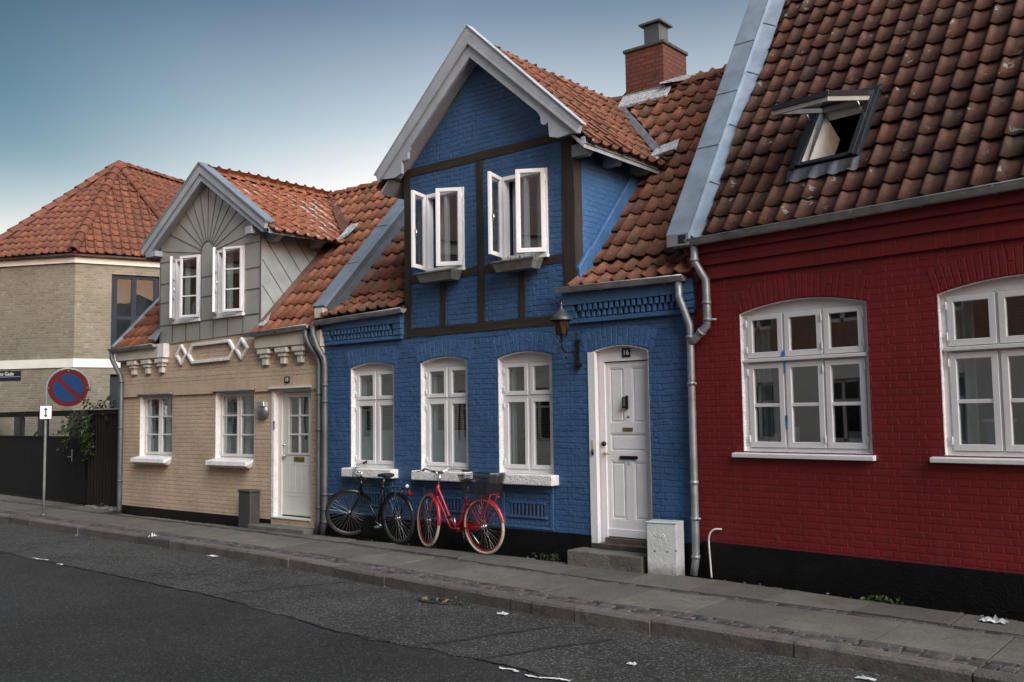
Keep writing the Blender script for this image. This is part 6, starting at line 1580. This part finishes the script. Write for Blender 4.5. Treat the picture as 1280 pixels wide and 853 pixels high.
    for s in (1, -1): p = cb + V((-.04, .205 * s, rise)); m.tube(curve([p, p + V((.05, .03 * s, -.03)), p + V((.01, .10 * s, -.04))]), .006, 6); m.tube(curve([p + V((.02, 0, 0)), p + V((.06, -.06 * s, .03)), cb + V((.06, -.02 * s, -.05)), HB + V((.05, .02 * s, -.02))]), .0028, 5)
    if style == 'step': m.lathe([(0, .0), (.028, .002), (.030, .02), (0, .03)], cb + V((-.01, .06, .01)), (0, 0, 1), 10); m.box(cb.x - .02, cb.x + .02, -.05, -.0, cb.z, cb.z + .03)
    m.xf(X).build('brake_lever', M['iron'], hbar)
    # drive
    m = MB(); m.tube(circle(BB + V((0, -.045, 0)), .085, (0, 1, 0), 30), .005, 6, closed=True); 
    for k in range(5): th = 2 * PI * k / 5; m.tube([BB + V((0, -.045, 0)), BB + V((.085 * math.cos(th), -.045, .085 * math.sin(th)))], .005, 5)
    m.build('chainring', M['iron'] if style == 'step' else M['chrome'], root)
    m = MB()
    for z in (.075, -.06): m.tube([BB + V((0, -.045, z)), Rh + V((0, -.045, z * .45))], .004, 5)
    if style == 'step': m.prism([BB + V((.10, -.06, .095)), BB + V((.10, -.06, -.06)), V((.05, -.06, rw - .045)), V((.0, -.06, rw - .01)), V((.02, -.06, rw + .045))], (0, .028, 0))
    m.build('chain_guard', M['black'], root) if style != 'step' else m.build('chain_guard', M[paint], root)
    th = R(160) if style == 'step' else R(20)
    m = MB()
    for s, a in ((-1, th if style != 'step' else R(-95)), (1, (th if style != 'step' else R(-95)) + PI)):
        e = BB + V((.165 * math.cos(a), .07 * s, .165 * math.sin(a))); m.tube([BB + V((0, .055 * s, 0)), e], .010, 8)
    cr = m.build('crank', M['chrome'], root)
    m = MB()
    for s, a in ((-1, th if style != 'step' else R(-95)), (1, (th if style != 'step' else R(-95)) + PI)):
        e = BB + V((.165 * math.cos(a), .07 * s, .165 * math.sin(a))); m.box(e.x - .045, e.x + .045, min(e.y + .01 * s, e.y + .09 * s), max(e.y + .01 * s, e.y + .09 * s), e.z - .013, e.z + .013)
    m.build('pedal', M['tyre_black'] if style == 'step' else M['chrome'], cr, .004)
    # stand, carrier, lights
    m = MB()
    if style == 'step': m.tube([Rh + V((.33, -.05, -.06)), V((.24, -.13, .10)), V((.235, -.13, .05))], .010, 8)
    else: m.tube([BB + V((-.05, -.04, -.02)), V((.40, -.20, .012)), V((.41, -.215, .006))], .009, 8)
    m.build('kickstand', M['chrome'], root)
    zc = rw + .40; m = MB()
    for s in (1, -1):
        m.tube(curve([V((.17, .055 * s, zc - .0)), V((.0, .06 * s, zc)), V((-.18, .06 * s, zc)), V((-.25, .04 * s, zc + .005))]), .006, 6)
        m.tube([V((-.05, .06 * s, zc)), Rh + V((0, .06 * s, .02))], .005, 6); m.tube([V((-.20, .06 * s, zc)), Rh + V((0, .06 * s, .02))], .005, 6)
    m.tube([V((.17, -.055, zc)), V((.25, -.02, zc + .02)), V((.25, .02, zc + .02)), V((.17, .055, zc))], .005, 6)
    for x in (-.22, -.12, -.02, .08): m.tube([V((x, -.06, zc)), V((x, .06, zc))], .005, 6)
    m.build('carrier', M[paint], root)
    m = MB(); m.lathe([(0, -.01), (.018, -.009), (.019, .006), (.012, .018), (0, .02)], V((-.27, 0, zc - .03)), (-1, 0, -.2), 12); m.build('rear_light', M['reflector'], root)
    if style != 'step':
        m = MB(); m.lathe([(0, -.03), (.022, -.022), (.026, .015), (0, .022)], V((-.235, 0, zc + .035)), (-1, 0, .3), 12); m.build('rear_lamp', plain('clear lamp', (.55, .52, .45), .25), root)
        m = MB(); m.prism([V((-.24, -.03, zc - .025)), V((-.33, -.028, zc - .055)), V((-.31, -.028, zc - .085)), V((-.23, -.03, zc - .07))], (0, .056, 0)); m.build('mudflap_reflector', M['reflector'], root, .01)
    else:
        # wire basket on the carrier
        z0, z1 = zc + .012, zc + .235; bx0, bx1, bw0, bw1 = -.20, .20, .13, .165; m = MB()
        def lv(t, x, s): return None
        top = [V((bx0 - .05, -bw1, z1)), V((bx1 + .05, -bw1, z1)), V((bx1 + .05, bw1, z1)), V((bx0 - .05, bw1, z1))]; bot = [V((bx0, -bw0, z0)), V((bx1, -bw0, z0)), V((bx1, bw0, z0)), V((bx0, bw0, z0))]
        for L, rr in ((top, .005), (bot, .004)):
            for k in range(4): m.tube([L[k], L[(k + 1) % 4]], rr, 6)
        for k in range(4):
            n = 26 if k % 2 == 0 else 18
            for i in range(n + 1): m.tube([bot[k].lerp(bot[(k + 1) % 4], i / n), top[k].lerp(top[(k + 1) % 4], i / n)], .0027, 4, caps=False)
            for j in range(1, 13): t_ = j / 13; m.tube([bot[k].lerp(top[k], t_), bot[(k + 1) % 4].lerp(top[(k + 1) % 4], t_)], .0026, 4, caps=False)
        for i in range(1, 18): t_ = i / 18; m.tube([bot[0].lerp(bot[1], t_), bot[3].lerp(bot[2], t_)], .0027, 4, caps=False)
        for i in range(1, 12): t_ = i / 12; m.tube([bot[0].lerp(bot[3], t_), bot[1].lerp(bot[2], t_)], .0027, 4, caps=False)
        m.build('basket', M['tyre_black'], root)
    return root
bicycle('black town bicycle with chrome parts parked on its stand by the beige house downpipe', (-4.40, -.19, ZP), R(174), R(-3.5), R(52), 'diamond')
bicycle('red step through bicycle with cream tyres and black wire basket against the blue wall', (-2.80, -.27, ZP), R(176.5), R(-3), R(-19), 'step')
# ================================================================ the other side of the street (seen mirrored in the panes)
Tt = thing('brick_terrace', 'brown brick terrace across the street mirrored in the window panes', 'building', (-5, -14, 0))
def side(y, z0, z1, holes_z):
    m = MB(); hs = []; x = -33.5
    while x < 22: 
        for za, zb in holes_z: hs.append([(x, za), (x + 1.1, za), (x + 1.1, zb), (x, zb)])
        x += 2.6
    wall_holes(m, [(-36, -.1), (24, -.1), (24, z1), (-36, z1)], hs, 0, .12)
    m.v = [V((v.x, y - v.y, v.z)) for v in m.v]; return m, hs
m, hs = side(-12.6, -.1, 6.4, ((.95, 2.5), (3.9, 5.4))); m.build('wall', M['far_brick'], Tt, norm=False)
m, hs2 = side(-12.585, -.1, 3.05, ((.95, 2.5),)); m.build('render_coat', plain('pale rendered ground floor', (.78, .77, .74), .8, 0, .08, 1.5), Tt, norm=False)
m = MB()
for h in hs: 
    x0, x1, z0, z1 = h[0][0], h[1][0], h[0][1], h[2][1]
    q = MB(); frame(q, x0, x1, z0, z1, .09, 0, .05); q.box((x0 + x1) / 2 - .04, (x0 + x1) / 2 + .04, 0, .05, z0, z1); q.box(x0, x1, .001, .049, z0 + (z1 - z0) * .62, z0 + (z1 - z0) * .62 + .07); q.v = [V((v.x, -12.68 - v.y, v.z)) for v in q.v]; m.join(q)
m.box(-36, 24, -12.58, -12.52, 6.1, 6.42); m.box(-36, 24, -12.59, -12.55, 3.0, 3.25)
m.build('window_frames', M['white'], Tt)
m = MB()
for h in hs: m.add([(x, -12.72, z) for x, z in h], [(0, 1, 2, 3)])
m.build('panes', plain('dark panes', (.02, .022, .025), .1, 0, .1), Tt)
m = MB(); m.prism([V((-36.3, -12.3, 6.42)), V((-36.3, -15.6, 9.6)), V((-36.3, -18.5, 6.42))], (60.6, 0, 0)); m.build('roof', plain('opposite roof', (.12, .05, .035), .8, 0, .2, 4), Tt)

# ---------------------------------------------------------------- camera
F_PX, TH_, RO_ = 1183.44, 7.69286991e-02, 1.47788643e-02
ang = PI - R(50.49)
fw = V((math.cos(ang), math.sin(ang), 0)); rt = V((fw.y, -fw.x, 0)); upv = V((0, 0, 1))
ct, st_ = math.cos(TH_), math.sin(TH_); cr, sr = math.cos(RO_), math.sin(RO_)
zc = fw * ct + upv * st_; y0 = upv * ct - fw * st_
cx = rt * cr - y0 * sr; cy = rt * sr + y0 * cr
CAM = V((4.9738, -9.1216, 1.7541))
cam = bpy.data.cameras.new('camera'); co = bpy.data.objects.new('camera', cam); col.objects.link(co)
mt = Matrix.Identity(4)
for k in range(3): mt[k][0], mt[k][1], mt[k][2], mt[k][3] = cx[k], cy[k], -zc[k], CAM[k]
co.matrix_world = mt; cam.sensor_fit = 'HORIZONTAL'; cam.sensor_width = 36; cam.lens = F_PX * 36 / 1280; cam.clip_end = 2000; cam.clip_start = .05
sc.camera = co
# ---------------------------------------------------------------- light
SUN_EL, SUN_AZ = 40.0, -14.0      # azimuth from +x towards +y
wd = bpy.data.worlds.new('World'); sc.world = wd; wd.use_nodes = True; nt = wd.node_tree; nt.nodes.clear()
def wn_(typ, **kw):
    n_ = nt.nodes.new(typ)
    for k, v in kw.items(): setattr(n_, k, v)
    return n_
sky = wn_('ShaderNodeTexSky', sky_type='NISHITA', sun_disc=False)
sky.sun_elevation = R(SUN_EL); sky.sun_rotation = R(90 - SUN_AZ); sky.altitude = 20; sky.air_density = 1.0; sky.dust_density = 3.0; sky.ozone_density = 1.0
# evening haze: pale near the horizon, deeper teal above
tcw = wn_('ShaderNodeTexCoord'); sep = wn_('ShaderNodeSeparateXYZ'); nt.links.new(tcw.outputs['Generated'], sep.inputs[0])
rp = wn_('ShaderNodeValToRGB'); nt.links.new(sep.outputs[2], rp.inputs[0]); e = rp.color_ramp.elements
SKY = [(0.0, (.80, .86, .92)), (0.07, (1.2, 1.02, .86)), (0.15, (2.05, 1.22, 0.79)), (0.22, (1.92, 1.16, 0.76)), (0.3, (1.02, 0.78, 0.56)), (0.4, (0.415, 0.392, 0.331)), (0.5, (0.29, 0.298, 0.257)), (0.75, (0.263, 0.243, 0.217)), (1.0, (0.369, 0.32, 0.286))]
while len(e) < len(SKY): e.new(.5)
for el, (p_, c_) in zip(e, SKY): el.position = p_; el.color = c4(c_)
mxw = wn_('ShaderNodeMix', data_type='RGBA', blend_type='MULTIPLY'); mxw.inputs[0].default_value = 1.0
nt.links.new(sky.outputs[0], mxw.inputs[6]); nt.links.new(rp.outputs[0], mxw.inputs[7])
rx = wn_('ShaderNodeValToRGB'); mr = wn_('ShaderNodeMapRange'); mr.inputs[1].default_value = -1.0; mr.inputs[2].default_value = 1.0; nt.links.new(sep.outputs[0], mr.inputs[0]); nt.links.new(mr.outputs[0], rx.inputs[0])
e = rx.color_ramp.elements; AZ = [(.0, (.05, .16, .25)), (.03, (.09, .22, .31)), (.06, (.22, .35, .42)), (.10, (.52, .62, .67)), (.18, (1, 1, 1)), (.45, (1.10, 1.07, 1.03)), (1.0, (1, 1, 1))]
while len(e) < len(AZ): e.new(.5)
for el, (p_, c_) in zip(e, AZ): el.position = p_; el.color = c4(c_)
mx2 = wn_('ShaderNodeMix', data_type='RGBA', blend_type='MULTIPLY'); mre = wn_('ShaderNodeMapRange', interpolation_type='SMOOTHSTEP'); mre.inputs[1].default_value = .03; mre.inputs[2].default_value = .27; nt.links.new(sep.outputs[2], mre.inputs[0]); nt.links.new(mre.outputs[0], mx2.inputs[0])
nt.links.new(mxw.outputs[2], mx2.inputs[6]); nt.links.new(rx.outputs[0], mx2.inputs[7])
bg = wn_('ShaderNodeBackground'); bg.inputs[1].default_value = .15; wo = wn_('ShaderNodeOutputWorld')
nt.links.new(mx2.outputs[2], bg.inputs[0]); nt.links.new(bg.outputs[0], wo.inputs[0])
sl_ = bpy.data.lights.new('sun', 'SUN'); sl_.energy = 2.3; sl_.angle = R(48); sl_.color = (.86, .94, 1.0); so = bpy.data.objects.new('sun', sl_); col.objects.link(so)
d = V((math.cos(R(SUN_EL)) * math.cos(R(SUN_AZ)), math.cos(R(SUN_EL)) * math.sin(R(SUN_AZ)), math.sin(R(SUN_EL)))); so.rotation_euler = d.to_track_quat('Z', 'Y').to_euler(); so.location = (20, 5, 20)
sc.render.engine = 'CYCLES'
sc.cycles.use_denoising = True
sc.cycles.max_bounces = 6; sc.cycles.transparent_max_bounces = 16; sc.cycles.caustics_reflective = False; sc.cycles.caustics_refractive = False; sc.cycles.sample_clamp_indirect = 4
sc.view_settings.view_transform = 'Standard'; sc.view_settings.look = 'None'; sc.view_settings.gamma = 1.0; sc.view_settings.use_curve_mapping = False
sc.view_settings.exposure = 1.25
